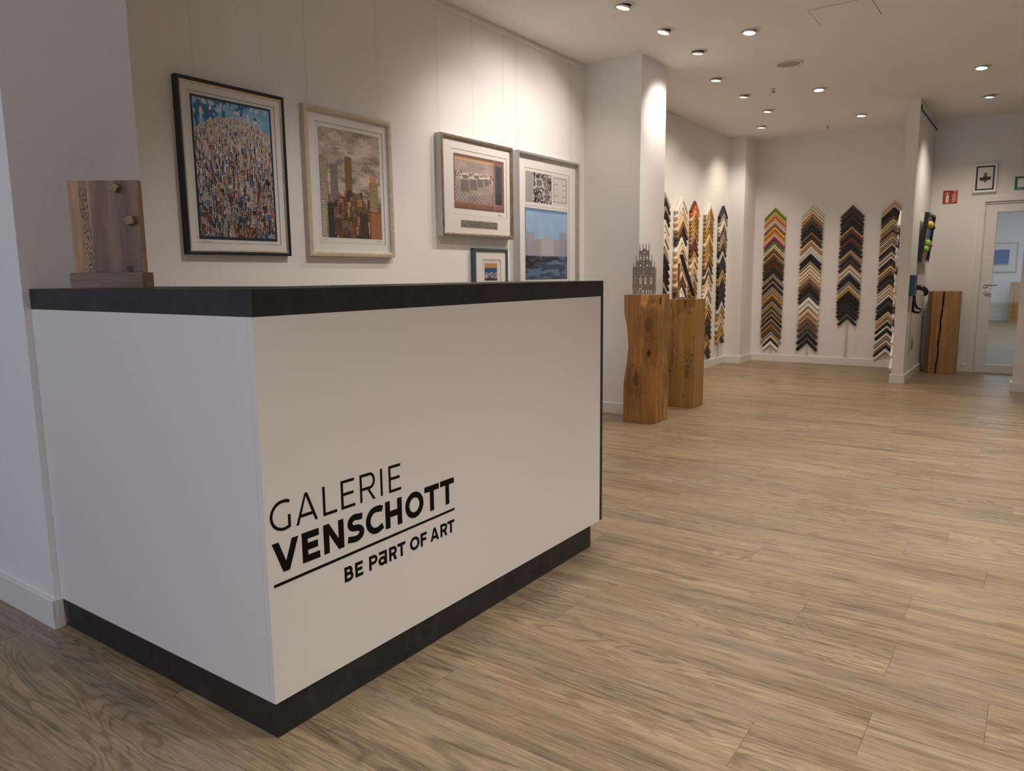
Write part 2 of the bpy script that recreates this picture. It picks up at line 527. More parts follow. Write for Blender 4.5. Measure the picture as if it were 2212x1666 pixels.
# ------------------------------------------------------------------ reception counter
CT = thing('reception_counter', 'white reception counter with dark stone-look top and black gallery lettering', 'counter', (0, 0, 0))
H = 1.12; L = 1.7017; D = 1.1245; KZ = 0.0956; ST = 0.0636
body = MB()
body.box(0.0, 0.019, 0.0195, D, KZ, H - ST)
body.build('left_panel', M_lam, CT)
MB().box(0.0, L - 0.022, 0.0, 0.0190, KZ, H - ST).build('front_panel', M_lam, CT)
MB().box(L - 0.022, L, 0.0, 0.42, KZ, H - ST).build('end_panel', M_stone, CT)
bk = MB()
bk.box(0.40, 0.419, 0.42, D, KZ, H - ST); bk.box(0.419, L - 0.022, 0.401, 0.42, KZ, H - ST)
bk.build('back_panel', M_lam, CT)
sl = MB()
sl.prism([(0, 0), (1, 0), (1, 1), (0, 1)], 0, 0) if False else None
n0 = [(0, 0), (L + 0.001, 0), (L + 0.001, 0.42), (0.42, 0.42), (0.42, D), (0, D)]
sl.loft([[(x, y, z) for x, y in n0] for z in (H - ST, H)])
sl.build('countertop', M_stone, CT, bevel=0.0015)
kk_ = MB()
kpoly = [(0.006, 0.006), (L - 0.09, 0.006), (L - 0.09, 0.38), (0.38, 0.38), (0.38, D - 0.03), (0.006, D - 0.03)]
kk_.loft([[(x, y, z) for x, y in kpoly] for z in (0, KZ)])
kk_.build('plinth', M_stone, CT)


# ---- lettering on the front panel (cut film), drawn with strokes in metres (x, z)
def stroke(mb, pts, w, closed=False, y=-0.0008):
    P = [Vector((p[0], p[1])) for p in pts]; n = len(P)
    if closed: segs = n
    else: segs = n - 1
    Lp, Rp = [], []
    for i in range(n):
        if closed: a, b = P[(i - 1) % n], P[(i + 1) % n]
        else: a, b = (P[i - 1] if i else None), (P[i + 1] if i < n - 1 else None)
        d1 = (P[i] - a).normalized() if a is not None else None
        d2 = (b - P[i]).normalized() if b is not None else None
        if d1 is None: d1 = d2
        if d2 is None: d2 = d1
        n1 = Vector((-d1.y, d1.x)); n2 = Vector((-d2.y, d2.x))
        m = (n1 + n2)
        if m.length < 1e-6: m = n1
        m.normalize(); k = 1 / max(0.35, m.dot(n1))
        Lp.append(P[i] + m * (w / 2 * k)); Rp.append(P[i] - m * (w / 2 * k))
    for i in range(segs):
        j = (i + 1) % n
        mb.prism([Lp[i], Rp[i], Rp[j], Lp[j]], y, 0.0)


def arc(cx, cz, rx, rz, a0, a1, n=22):
    return [(cx + rx * math.cos(math.radians(a0 + (a1 - a0) * i / n)), cz + rz * math.sin(math.radians(a0 + (a1 - a0) * i / n))) for i in range(n + 1)]


def letter(mb, ch, x0, x1, z0, z1, t):
    h = t / 2; w = x1 - x0; H_ = z1 - z0; zm = (z0 + z1) / 2
    S = lambda p, tt=t: stroke(mb, p, tt)
    if ch == 'E':
        S([(x0 + h, z0), (x0 + h, z1)]); S([(x0, z1 - h), (x1 - 0.02 * w, z1 - h)]); S([(x0, z0 + h), (x1, z0 + h)]); S([(x0, zm + 0.01 * H_), (x1 - 0.1 * w, zm + 0.01 * H_)])
    elif ch == 'F':
        S([(x0 + h, z0), (x0 + h, z1)]); S([(x0, z1 - h), (x1, z1 - h)]); S([(x0, zm), (x1 - 0.1 * w, zm)])
    elif ch == 'L':
        S([(x0 + h, z0), (x0 + h, z1)]); S([(x0, z0 + h), (x1, z0 + h)])
    elif ch == 'I':
        S([(x0 + h, z0), (x0 + h, z1)])
    elif ch == 'T':
        S([(x0, z1 - h), (x1, z1 - h)]); S([((x0 + x1) / 2, z0), ((x0 + x1) / 2, z1)])
    elif ch == 'H':
        S([(x0 + h, z0), (x0 + h, z1)]); S([(x1 - h, z0), (x1 - h, z1)]); S([(x0, zm), (x1, zm)])
    elif ch == 'A':
        xm = (x0 + x1) / 2; a = h * 1.05
        mb.prism([(x0, z0), (x0 + 2 * a, z0), (xm + a * 0.25, z1 - 0.18 * t), (xm + a, z1), (xm - a, z1)], -0.0008, 0)
        mb.prism([(x1 - 2 * a, z0), (x1, z0), (xm + a, z1), (xm - a, z1)], -0.0008, 0)
        zb = z0 + 0.27 * H_; S([(x0 + w * 0.2, zb), (x1 - w * 0.2, zb)])
    elif ch == 'V':
        xm = (x0 + x1) / 2; a = h * 1.08
        mb.prism([(x0, z1), (x0 + 2 * a, z1), (xm + a, z0), (xm - a, z0)], -0.0008, 0)
        mb.prism([(x1 - 2 * a, z1), (x1, z1), (xm + a, z0), (xm - a, z0)], -0.0008, 0)
    elif ch == 'N':
        S([(x0 + h, z0), (x0 + h, z1)]); S([(x1 - h, z0), (x1 - h, z1)])
        mb.prism([(x0, z1), (x0 + 2.1 * h, z1), (x1, z0), (x1 - 2.1 * h, z0)], -0.0008, 0)
    elif ch == 'O':
        stroke(mb, arc((x0 + x1) / 2, zm, w / 2 - h, H_ / 2 - h, 0, 350, 35), t, True)
    elif ch == 'C':
        S(arc(x0 + w * 0.60, zm, w * 0.60 - h, H_ / 2 - h, 62, 297, 30) + [(x1 - 0.01 * w, z0 + t * 0.95)])
        S([(x0 + w * 0.60, z1 - h), (x0 + 0.8 * w, z1 - h * 1.02), (x1 - 0.02 * w, z1 - h * 1.5)])
    elif ch == 'G':
        S(arc(x0 + w * 0.66, zm, w * 0.66 - h, H_ / 2 - h, 68, 280, 30) + [(x1 - h, z0 + H_ * 0.09), (x1 - h, z0 + H_ * 0.47)])
        S([(x0 + w * 0.66, z1 - h), (x0 + 0.85 * w, z1 - h * 1.1), (x1 - 0.02 * w, z1 - h * 2.2)])
    elif ch == 'S':
        r1 = H_ * 0.25; cx = x0 + w * 0.5
        top = arc(cx, z1 - h - (H_ / 4 - h * 0.5), w * 0.44 - h * 0.6, H_ / 4 - h * 0.5, 62, 255, 16)
        bot = arc(cx, z0 + h + (H_ / 4 - h * 0.5), w * 0.48 - h * 0.6, H_ / 4 - h * 0.5, 75, -105, 16)
        S([(x1 - 0.05 * w, z1 - h * 1.35)] + top + bot + [(x0 + 0.0 * w, z0 + h * 1.5)])
    elif ch in 'PRB':
        S([(x0 + h, z0), (x0 + h, z1)])
        zb = z0 + H_ * (0.46 if ch != 'B' else 0.52)
        r = (z1 - zb) / 2
        bw_ = w * (1.0 if ch != 'B' else 0.93)
        ax = x0 + bw_ - h
        S([(x0, z1 - h)] + arc(ax - r * 0.75, z1 - h - (r - h * 0.5), r * 0.75, r - h * 0.5, 90, -90, 14) + [(x0, zb)])
        if ch == 'R':
            mb.prism([(x0 + w * 0.40, zb + h), (x0 + w * 0.40 + 2.0 * h, zb + h), (x1, z0), (x1 - 2.3 * h, z0)], -0.0008, 0)
        if ch == 'B':
            r2 = (zb - z0) / 2
            S([(x0, zb)] + arc(x1 - h - r2 * 0.75, z0 + h * 0.5 + r2, r2 * 0.75, r2 - h * 0.5, 90, -90, 14) + [(x0, z0 + h)])
    elif ch == 'a':
        # lower case a with a bar above, used in the slogan
        S([(x1 - h * 1.1, z0), (x1 - h * 1.1, z1)]); S([(x0 + w * 0.08, z1 - h), (x1 - h, z1 - h)])
        stroke(mb, arc(x0 + w * 0.46, z0 + H_ * 0.32, w * 0.46 - h, H_ * 0.32 - h, 0, 345, 24), t, True)


m1 = MB()
for ch, a, b in (('G', 0.0150, 0.0755), ('A', 0.092, 0.160), ('L', 0.179, 0.225), ('E', 0.241, 0.290), ('R', 0.309, 0.366), ('I', 0.387, 0.395), ('E', 0.420, 0.469)):
    letter(m1, ch, a, b, 0.531 + a * 0.006, 0.6085 + a * 0.008, 0.0075)
m2 = MB()
for ch, a, b in (('V', 0.016, 0.0955), ('E', 0.106, 0.162), ('N', 0.176, 0.245), ('S', 0.259, 0.316), ('C', 0.326, 0.392), ('H', 0.402, 0.469), ('O', 0.484, 0.563), ('T', 0.569, 0.635), ('T', 0.642, 0.708)):
    letter(m2, ch, a, b, 0.4265 + a * 0.012, 0.505 + a * 0.014, 0.0182 if ch in 'VENH' else 0.0172)
m3 = [MB() for _ in range(4)]
for ch, a, b in (('B', 0.241, 0.272), ('E', 0.2795, 0.308), ('P', 0.332, 0.364), ('a', 0.368, 0.402), ('R', 0.411, 0.442), ('T', 0.446, 0.479), ('O', 0.499, 0.540), ('F', 0.546, 0.573), ('A', 0.591, 0.630), ('R', 0.638, 0.670), ('T', 0.672, 0.706)):
    letter(m3[sum(a > q for q in (0.32, 0.49, 0.58))], ch, a, b, 0.3285 + (a - 0.24) * 0.018, 0.370 + (a - 0.24) * 0.016, 0.0085)
m4 = MB().prism([(0.0155, 0.3945), (0.709, 0.4065), (0.709, 0.4135), (0.0155, 0.4020)], -0.0008, 0)
for nm, mb in [('gallery_lettering', m1), ('name_lettering', m2), ('underline', m4)] + [('slogan_word', w) for w in m3]:
    me_ = bpy.data.meshes.new(nm); me_.from_pydata(mb.v, [], mb.f); me_.materials.append(M_letter)
    o = bpy.data.objects.new(nm, me_); COL.objects.link(o); o.parent = CT
    # strokes lie on one another like layered film, a hair apart
    for k, vtx in enumerate(me_.vertices):
        if vtx.co.y < -1e-5: vtx.co.y -= (k // 8 % 40) * 0.00001


# ------------------------------------------------------------------ painted sheets (prints)
def painted(name, img, w, h, parent, x0, z0, y):
    """img: H x W x 3 sRGB floats, row 0 at the top; faces carry the ink colours"""
    nz, nx = img.shape[:2]
    lin = np.where(img <= 0.04045, img / 12.92, ((np.clip(img, 0, 1) + 0.055) / 1.055) ** 2.4)
    xs = x0 + np.linspace(0, w, nx + 1); zs = z0 + np.linspace(h, 0, nz + 1)
    X, Z = np.meshgrid(xs, zs)
    co = np.stack([X, np.full_like(X, y), Z], -1).reshape(-1, 3)
    r, c = np.meshgrid(np.arange(nz), np.arange(nx), indexing='ij')
    a = (r * (nx + 1) + c).ravel()
    f = np.stack([a + nx + 1, a + nx + 2, a + 1, a], 1)
    me = bpy.data.meshes.new(name)
    me.vertices.add(len(co)); me.vertices.foreach_set('co', co.ravel())
    me.loops.add(f.size); me.loops.foreach_set('vertex_index', f.ravel().astype(np.int32))
    me.polygons.add(len(f)); me.polygons.foreach_set('loop_start', np.arange(0, f.size, 4, dtype=np.int32))
    me.polygons.foreach_set('loop_total', np.full(len(f), 4, dtype=np.int32))
    me.update(calc_edges=True)
    at = me.attributes.new('Col', 'FLOAT_COLOR', 'FACE')
    at.data.foreach_set('color', np.concatenate([lin.reshape(-1, 3), np.ones((nz * nx, 1))], 1).astype(np.float32).ravel())
    me.materials.append(M_print)
    o = bpy.data.objects.new(name, me); COL.objects.link(o); o.parent = parent
    return o


def hexa(h):
    h = h.lstrip('#'); return np.array([int(h[i:i + 2], 16) / 255 for i in (0, 2, 4)])


def fbm(rng, H_, W_, base=4, octs=5, ax=1.0, az=1.0, pers=0.55):
    out = np.zeros((H_, W_)); amp = 1; tot = 0
    for o in range(octs):
        gy, gx = max(2, int(base * az * 2 ** o)) + 1, max(2, int(base * ax * 2 ** o)) + 1
        g = rng.random((gy, gx))
        yy = np.linspace(0, gy - 1.001, H_); xx = np.linspace(0, gx - 1.001, W_)
        y0 = yy.astype(int); x0 = xx.astype(int); fy = (yy - y0)[:, None]; fx = (xx - x0)[None]
        fy = fy * fy * (3 - 2 * fy); fx = fx * fx * (3 - 2 * fx)
        v = (g[y0][:, x0] * (1 - fx) + g[y0][:, x0 + 1] * fx) * (1 - fy) + (g[y0 + 1][:, x0] * (1 - fx) + g[y0 + 1][:, x0 + 1] * fx) * fy
        out += v * amp; tot += amp; amp *= pers
    return out / tot


def art_city_abstract():
    rng = np.random.default_rng(5); H_, W_ = 330, 220
    im = np.ones((H_, W_, 3)) * hexa('#c9c0ba')
    n = fbm(rng, H_, W_, 5, 6)
    sky = hexa('#3f97d0')[None, None] * (1 - n[..., None]) * 1.1 + hexa('#c2ccd4') * n[..., None]
    dark = fbm(rng, H_, W_, 9, 5)
    sky = np.where((dark > 0.57)[..., None], hexa('#2a6fa4'), sky); dk2 = fbm(rng, H_, W_, 26, 4); sky = np.where((dk2 > 0.62)[..., None], hexa('#d6dce0'), sky)
    yy, xx = np.mgrid[0:H_, 0:W_]
    v = yy / H_; u = xx / W_
    hor = 0.105 + 0.13 * (np.abs(u - 0.5) * 2) ** 2 + (fbm(rng, H_, W_, 10, 4) - 0.5) * 0.05
    im = np.where((v < hor)[..., None], sky, im)
    pal = ['#1c5f9a', '#2a7fc0', '#a84a26', '#c05a2a', '#6a3a28', '#101014', '#0c0c10', '#3a3a40', '#8a8078', '#d8cfc8', '#e4dcd4', '#5a4a3c', '#b8a89c', '#74553e', '#c8beb6']
    pal = [hexa(p) for p in pal]
    N = 2600
    for i in range(N):
        t = i / N
        x = int(rng.random() * W_); e = abs(x / W_ - 0.5) * 2
        top = 0.125 + 0.12 * e ** 2
        y = top + (1.0 - top) * min(0.99, max(0.0, t ** 0.85 + rng.normal() * 0.07 * t ** 0.5 - 0.05 * t))
        bw = int(1 + rng.random() * 3 + (7 + 9 * rng.random()) * t ** 1.6 * (rng.random() < 0.6))
        bh = int(4 + 8 * rng.random() + 70 * t ** 1.2 * rng.random())
        y0 = int(y * H_)
        p = np.array([1.0] * 15); p[0:2] *= 1.0 + 1.1 * t; p[2:5] *= 0.5 + 2.0 * t; p[5:8] *= 0.35 + 2.0 * t; p[8:11] *= 2.6 - 2.0 * t; p[14] *= 2.6 - 2.3 * t; p[11:14] *= 0.8
        c = pal[rng.choice(15, p=p / p.sum())] * (0.75 + 0.45 * rng.random()) * (1 - 0.25 * t)
        ys, ye = max(0, y0), min(H_, y0 + bh); xe = min(W_, x + bw)
        if ys >= ye: continue
        im[ys:ye, x:xe] = im[ys:ye, x:xe] * 0.12 + c * 0.88
        q = rng.random()
        if bw > 4 and q < 0.35: im[ys:ye:3, x:xe] = pal[rng.choice([5, 6, 9, 10])]
        elif bw > 4 and q < 0.6: im[ys:ye, x:xe:3] = pal[rng.choice([5, 6, 9, 10])]
        if rng.random() < 0.6: im[ys:ye, x:x + 1] = pal[rng.choice([5, 6, 9, 10])]
        if rng.random() < 0.12: im[ys:ys + 1, x:xe + 1] = pal[rng.choice([5, 10])]
    for i in range(2300):
        x = int(rng.random() * W_); e = abs(x / W_ - 0.5) * 2; top = 0.11 + 0.12 * e ** 2
        t = rng.random(); y0 = int((top + (1 - top) * t) * H_)
        dark = rng.random() < 0.35 + 0.3 * t
        c = pal[rng.choice([5, 6, 7, 4, 13])] if dark else pal[rng.choice([9, 10, 9, 10, 14, 1, 3])]
        if rng.random() < 0.75: im[y0:min(H_, y0 + 3 + int(11 * rng.random())), x:x + 1] = c
        else: im[y0:y0 + 1, x:min(W_, x + 2 + int(5 * rng.random()))] = c
    im *= (0.86 + 0.28 * rng.random((H_, W_, 1)))
    b = 5
    for sl_ in ((slice(0, b), slice(None)), (slice(H_ - b - 2, H_), slice(None)), (slice(None), slice(0, b)), (slice(None), slice(W_ - b, W_))):
        im[sl_] = hexa('#0e2434') * (0.7 + 0.6 * rng.random(im[sl_].shape[:2])[..., None])
    return np.clip(im, 0, 1)


def art_city_warm():
    rng = np.random.default_rng(11); H_, W_ = 280, 210
    yy, xx = np.mgrid[0:H_, 0:W_]; v = yy / H_; u = xx / W_
    n = fbm(rng, H_, W_, 3, 6, 1, 2.2)
    im = hexa('#cbb4a4')[None, None] * (1 - n[..., None]) + hexa('#a8968c') * n[..., None]
    n2 = fbm(rng, H_, W_, 5, 7, 0.8, 2.6, 0.72)
    im = im * (1 - np.clip((n2[..., None] - 0.53) * 2.6, 0, 0.36)) 
    im = np.where(((n2 > 0.615) & (v < 0.4))[..., None], hexa('#8c8078'), im)
    im = np.where((n2 < 0.40)[..., None], hexa('#d9c5b5'), im)

    def tower(x0, x1, top, body, line, mode, k=3):
        a, b, t = int(x0 * W_), int(x1 * W_), int(top * H_)
        reg = im[t:, a:b]; reg[:] = hexa(body) * (0.78 + 0.4 * rng.random(reg.shape[:2])[..., None])
        if mode == 'h': reg[::k] = hexa(line)
        if mode == 'v': reg[:, ::k] = hexa(line)
        if mode == 'g': reg[::k] = hexa(line); reg[:, ::k] = hexa(line)
        im[t:, a:a + 1] = hexa('#3a2a1c'); im[t:, max(a, b - 1):b] = hexa('#3a2a1c'); im[t:t + 1, a:b] = hexa('#3a2a1c')
    tower(0.17, 0.28, 0.33, '#8c8076', '#6a625c', 'v', 3)
    tower(0.40, 0.51, 0.24, '#8f6d33', '#5a4a20', 'v', 4)
    for i in range(260):
        x = rng.random(); t = 0.50 + 0.14 * rng.random() + 0.1 * abs(x - 0.55) + i * 0.0016
        w_ = 0.02 + 0.06 * rng.random()
        tower(max(0, x - w_ / 2), min(1, x + w_ / 2 + 0.01), min(0.97, t), rng.choice(['#8a5a36', '#a06a42', '#6e4a30', '#b0855c', '#7a4a2a', '#4a3a2c', '#9a6440', '#94806a']), rng.choice(['#241810', '#2c1c10', '#1c1610', '#d0aa80']), rng.choice(['h', 'v', 'g', 'h', 'v']), int(rng.integers(3, 6)))
    tower(0.80, 0.95, 0.46, '#b8a07a', '#4a4030', 'h', 3)
    im[int(.40 * H_):int(.46 * H_), int(.81 * W_):int(.93 * W_)] = hexa('#c29264')
    tower(0.0, 0.12, 0.28, '#b8a890', '#4e4232', 'h', 4)
    tower(0.0, 0.09, 0.66, '#c8bca4', '#2c2820', 'h', 4)
    tower(0.10, 0.20, 0.68, '#3c382e', '#14120e', 'v', 3)
    tower(0.80, 1.0, 0.74, '#9a5c38', '#b07a54', 'g', 4)
    tower(0.62, 0.76, 0.76, '#4a3828', '#2a2018', 'v', 3)
    return np.clip(im * (0.9 + 0.2 * rng.random((H_, W_, 1))), 0, 1)


def art_aerial_sepia():
    rng = np.random.default_rng(21); H_, W_ = 200, 300
    im = np.ones((H_, W_, 3)) * hexa('#8c6254')
    im *= (0.93 + 0.12 * fbm(rng, H_, W_, 30, 3)[..., None])
    im[:8:1, ::2] *= 0.8
    im[H_ - 10:, ::2] *= 0.75
    im[H_ - 26:H_ - 23] = hexa('#b0938a')
    y0, y1, x0, x1 = 12, 172, 6, 232
    ph = np.ones((y1 - y0, x1 - x0, 3)) * hexa('#b5a49b')
    h, w = ph.shape[:2]; yy, xx = np.mgrid[0:h, 0:w]
    n = fbm(rng, h, w, 6, 5)
    ph *= (0.8 + 0.35 * n[..., None])
    ph[:10] = hexa('#c9a87c')
    band = (yy > 50) & (yy < 82)
    small = fbm(rng, h, w, 40, 2)
    ph = np.where((band & (small > 0.58))[..., None], hexa('#6a5a54'), ph)
    ph = np.where((band & (small < 0.40))[..., None], hexa('#ddd0c4'), ph)
    # plain generic blocks seen from above
    for (bx, by, bw, bh) in ((30, 78, 50, 46), (82, 74, 44, 40), (128, 70, 34, 30), (168, 66, 30, 26), (44, 62, 30, 14), (110, 58, 26, 12)):
        ph[by:by + bh, bx:bx + bw] = hexa('#8d7d78')
        ph[by:by + bh, bx:bx + bw:4] = hexa('#443a3c')
        ph[by - 7:by, bx - 2:bx + bw + 2] = hexa('#e0d3c6')
        ph[by:by + bh, bx - 3:bx] = hexa('#cfc2b8')
    di = ((xx * 0.55 - yy * 1.0) % 13 < 4) & (yy > 118 + (w - xx) * 0.14) & (xx > 70)
    ph = np.where(di[..., None], hexa('#6b5a55'), ph)
    ph = np.where(((yy > 100) & (xx < 60) & ((xx + yy) % 17 < 5))[..., None], hexa('#7a6a66'), ph)
    for k in range(14, w, 32): ph[:60, k:k + 1] = hexa('#9a8478')
    im[y0:y1, x0:x1] = ph
    dk = hexa('#46484f') * (0.75 + 0.5 * rng.random((150, 40, 1)))
    im[22:172, 246:286] = dk
    im[130:172, 246:286] *= 0.75
    im[:, 237:240] = hexa('#b3a29c')
    return np.clip(im, 0, 1)


def art_plan_top():
    rng = np.random.default_rng(31); H_, W_ = 110, 200
    im = np.ones((H_, W_, 3)) * hexa('#d8d4ce')
    im[:, :32] = hexa('#a39ea0') * (0.85 + 0.3 * rng.random((H_, 32, 1)))
    n = fbm(rng, H_, 84, 8, 4)
    ph = np.where((n > 0.5)[..., None], hexa('#8a8a86'), hexa('#34343a')).astype(float)
    n3 = fbm(rng, H_, 84, 22, 3); ph = np.where((n3 > 0.6)[..., None], hexa('#cfcac4'), ph); ph = np.where((n3 < 0.36)[..., None], hexa('#17171c'), ph)
    ph[20:52, 10:44] = hexa('#c9c4bc'); ph[24:48, 15:39] = hexa('#70757a'); ph[14:50, 52:66] = hexa('#a07a70')
    im[:, 34:118] = ph
    L_ = hexa('#3c3a3a')
    for (a, b, c, d) in ((6, 100, 128, 130), (6, 100, 190, 192), (6, 8, 128, 192), (98, 100, 128, 192), (30, 32, 128, 150), (30, 32, 170, 192), (74, 76, 128, 150), (74, 76, 170, 192), (6, 100, 149, 150), (6, 100, 170, 171), (50, 51, 130, 150), (50, 51, 170, 190)):
        im[a:b, c:d] = L_
    for y in range(10, 98, 7):
        for x in (133, 140, 156, 163, 177, 184): im[y:y + 2, x:x + 2] = L_
    im[8:98:5, 128:131] = hexa('#d8d4ce')
    return im


def art_blue_plaza():
    rng = np.random.default_rng(41); H_, W_ = 260, 200
    yy, xx = np.mgrid[0:H_, 0:W_]; v = yy / H_; u = xx / W_
    n = fbm(rng, H_, W_, 4, 6)
    im = hexa('#6f9fd0')[None, None] * (1 - n[..., None]) + hexa('#b7cbe0') * n[..., None]
    im[:12, :] = hexa('#6f97c4'); im[4:8, ::3] = hexa('#2b3c58')
    # plain generic long hall with a low gable
    roof = 0.44 - 0.0 * u
    c1 = (v > 0.42) & (v < 0.66) & (u > 0.02) & (u < 0.98)
    body = np.where((xx % 6 < 2)[..., None], hexa('#6c6a7c'), hexa('#b3afb8')) * (0.9 + 0.2 * rng.random((H_, W_, 1)))
    im = np.where(c1[..., None], body, im)
    gab = (v > 0.36 + np.abs(u - 0.5) * 0.55) & (v < 0.66) & (np.abs(u - 0.5) < 0.15)
    im = np.where(gab[..., None], np.where((xx % 5 < 2)[..., None], hexa('#8f8b98'), hexa('#c4c0c6')), im)
    im = np.where(((u > .03) & (u < .19) & (v > .33) & (v < .66))[..., None], np.where((xx % 7 < 3)[..., None], hexa('#7e7c8c'), hexa('#b8b4bc')), im)
    im = np.where(((u > .80) & (u < .96) & (v > .31) & (v < .66))[..., None], np.where((xx % 7 < 3)[..., None], hexa('#6e6c80'), hexa('#b0acb8')), im)
    w = fbm(rng, H_, W_, 12, 4, 0.6, 2.5)
    pl = np.where((w > 0.52)[..., None], hexa('#56708f'), hexa('#2c3c58'))
    im = np.where((v > 0.66)[..., None], pl, im)
    dk = (v > 0.68) & (v < 0.82 - 0.15 * u + 0.1 * np.clip(0.4 - u, 0, 1)) & (u < 0.86)
    im = np.where(dk[..., None], np.where((w > 0.56)[..., None], hexa('#4a4656'), hexa('#1e1c28')), im)
    im[:2] = hexa('#26344c'); im[-2:] = hexa('#26344c'); im[:, :2] = hexa('#3c5478'); im[:, -2:] = hexa('#3c5478')
    return np.clip(im, 0, 1)


def art_small_card():
    rng = np.random.default_rng(51); H_, W_ = 120, 84
    im = np.ones((H_, W_, 3)) * hexa('#cbb9a6')
    im[:32] = hexa('#c8965a') * (0.95 + 0.08 * rng.random((32, W_, 1)))
    yy, xx = np.mgrid[0:H_, 0:W_]
    im[32:] = hexa('#2c4c8c')
    n = fbm(rng, H_, W_, 12, 3)
    bld = (yy > 62) & (yy < 104)
    im = np.where(bld[..., None], np.where((n > 0.5)[..., None], hexa('#b8b4c0'), hexa('#5a5a6c')), im)
    im = np.where((yy >= 104)[..., None], np.where((n > 0.5)[..., None], hexa('#3c3f22'), hexa('#201a1e')), im)
    return im


def art_blue_field():
    H_, W_ = 30, 36
    im = np.ones((H_, W_, 3)) * hexa('#0f5ca8')
    im *= np.linspace(0.9, 1.1, H_)[:, None, None]
    im[-3:] = hexa('#c0a58c')
    return im


def speckle(H_, W_, a, b, c, seed=1):
    rng = np.random.default_rng(seed); r = rng.random((H_, W_))[..., None]
    return np.where(r < 0.4, hexa(a), np.where(r < 0.75, hexa(b), hexa(c)))


# ------------------------------------------------------------------ framed pictures
def frame_mesh(x0, x1, z0, z1, prof, side=False):
    """prof: list of (inset, y) across the moulding, mitred at the corners"""
    m = MB(); rings = []
    for ins, y in prof:
        rings.append([(x0 + ins, y, z0 + ins), (x1 - ins, y, z0 + ins), (x1 - ins, y, z1 - ins), (x0 + ins, y, z1 - ins)])
    rings.append(rings[0])
    m.loft(rings, False)
    if side: m.mi[:4] = [1] * 4
    return m


def squiggle(mb, x, z, w, h, y, seed, t=0.0012, k=7):
    r = random.Random(seed)
    pts = [(x + w * i / k, z + h * (r.random() if i % 2 else 0.3 * r.random())) for i in range(k + 1)]
    stroke(mb, pts, t, y=y - 0.0004)
    mb.v = [(a, (b if b < -1e-9 else y), c) for a, b, c in mb.v]


def framed(name, label, loc, rz, w, h, depth, fw, mats, window, sheet_col, images, wires=(), liner=None, lip=0.010, tilt=0.0, glass=True, matm=None, extra=None, gap=0.0, group=None, cat='framed picture'):
    """local frame: x right, z up from the bottom edge, wall at y=0, picture faces -y.
    window: (x0,x1,z0,z1) opening of the mat; images: list of (img, x0,x1,z0,z1)."""
    t = thing(name, label, cat, loc, rz, group)
    if tilt: t.rotation_euler = (tilt, 0, rz)
    d0 = -gap; d1 = -gap - depth
    prof = [(0.0, d0), (0.0, d1 + 0.002), (0.002, d1), (fw * 0.55, d1), (fw * 0.9, d1 + 0.0025), (fw, d1 + 0.004), (fw, d1 + lip), (fw - 0.004, d1 + lip), (fw - 0.004, d0)]
    frame_mesh(0, w, 0, h, prof, isinstance(mats, list)).build('frame', mats, t)
    if liner:
        p2 = [(fw, d1 + 0.004), (fw, d1 + 0.003), (fw + liner[1] * 0.6, d1 + 0.006), (fw + liner[1], d1 + 0.008), (fw + liner[1], d1 + lip), (fw, d1 + lip)]
        frame_mesh(0, w, 0, h, p2).build('liner', liner[0], t)
    ym = d1 + lip
    MB().box(fw - 0.004, w - fw + 0.004, ym + 0.004, min(d0, ym + 0.010) if gap or depth > 0.02 else ym + 0.006, fw - 0.004, h - fw + 0.004).build('backing', M_paper, t)
    # mat with bevelled opening
    x0, x1, z0, z1 = window; a = fw - 0.004
    mm = MB()
    o_ = [(a, a), (w - a, a), (w - a, h - a), (a, h - a)]; i_ = [(x0, z0), (x1, z0), (x1, z1), (x0, z1)]
    bv = 0.0022; j_ = [(x0 + bv, z0 + bv), (x1 - bv, z0 + bv), (x1 - bv, z1 - bv), (x0 + bv, z1 - bv)]
    for k in range(4):
        q = (k + 1) % 4
        mm.face([(o_[k][0], ym, o_[k][1]), (o_[q][0], ym, o_[q][1]), (i_[q][0], ym, i_[q][1]), (i_[k][0], ym, i_[k][1])], 0)
        mm.face([(i_[k][0], ym, i_[k][1]), (i_[q][0], ym, i_[q][1]), (j_[q][0], ym + 0.0022, j_[q][1]), (j_[k][0], ym + 0.0022, j_[k][1])], 1)
    mm.build('mat_board', [matm or M_matw, M_bevel], t)
    sh = MB().box(x0 - 0.005, x1 + 0.005, ym + 0.0026, ym + 0.0035, z0 - 0.005, z1 + 0.005).build('paper_sheet', sheet_col, t)
    for n, (img, a0, a1, b0, b1) in enumerate(images):
        painted('printed_image', img, a1 - a0, b1 - b0, t if a0 < x0 or b0 < z0 else sh, a0, b0, ym + 0.0018 if not (a0 < x0 or b0 < z0) else ym - 0.0006)
    if extra: extra(t, ym)
    if glass:
        MB().face([(fw, d1 + 0.005, fw), (w - fw, d1 + 0.005, fw), (w - fw, d1 + 0.005, h - fw), (fw, d1 + 0.005, h - fw)]).build('glass_pane', M_glass, t)
    for (wx, ztop) in wires:
        MB().tube([(wx, -0.010, h * 0.92), (wx, -0.010, ztop)], 0.0007, 6).build('hanging_wire', M_wire, t)
    return t


def metal_frame(name, c1, c2, rough, metal):
    t = NT(name); n = t.noise(t.coord((6, 6, 6)), 6, 5, 0.7, 0.5)
    t.base(t.ramp(n, [(0.35, c1), (0.65, c2)])); t.b.inputs['Roughness'].default_value = rough; t.b.inputs['Metallic'].default_value = metal
    return t.m


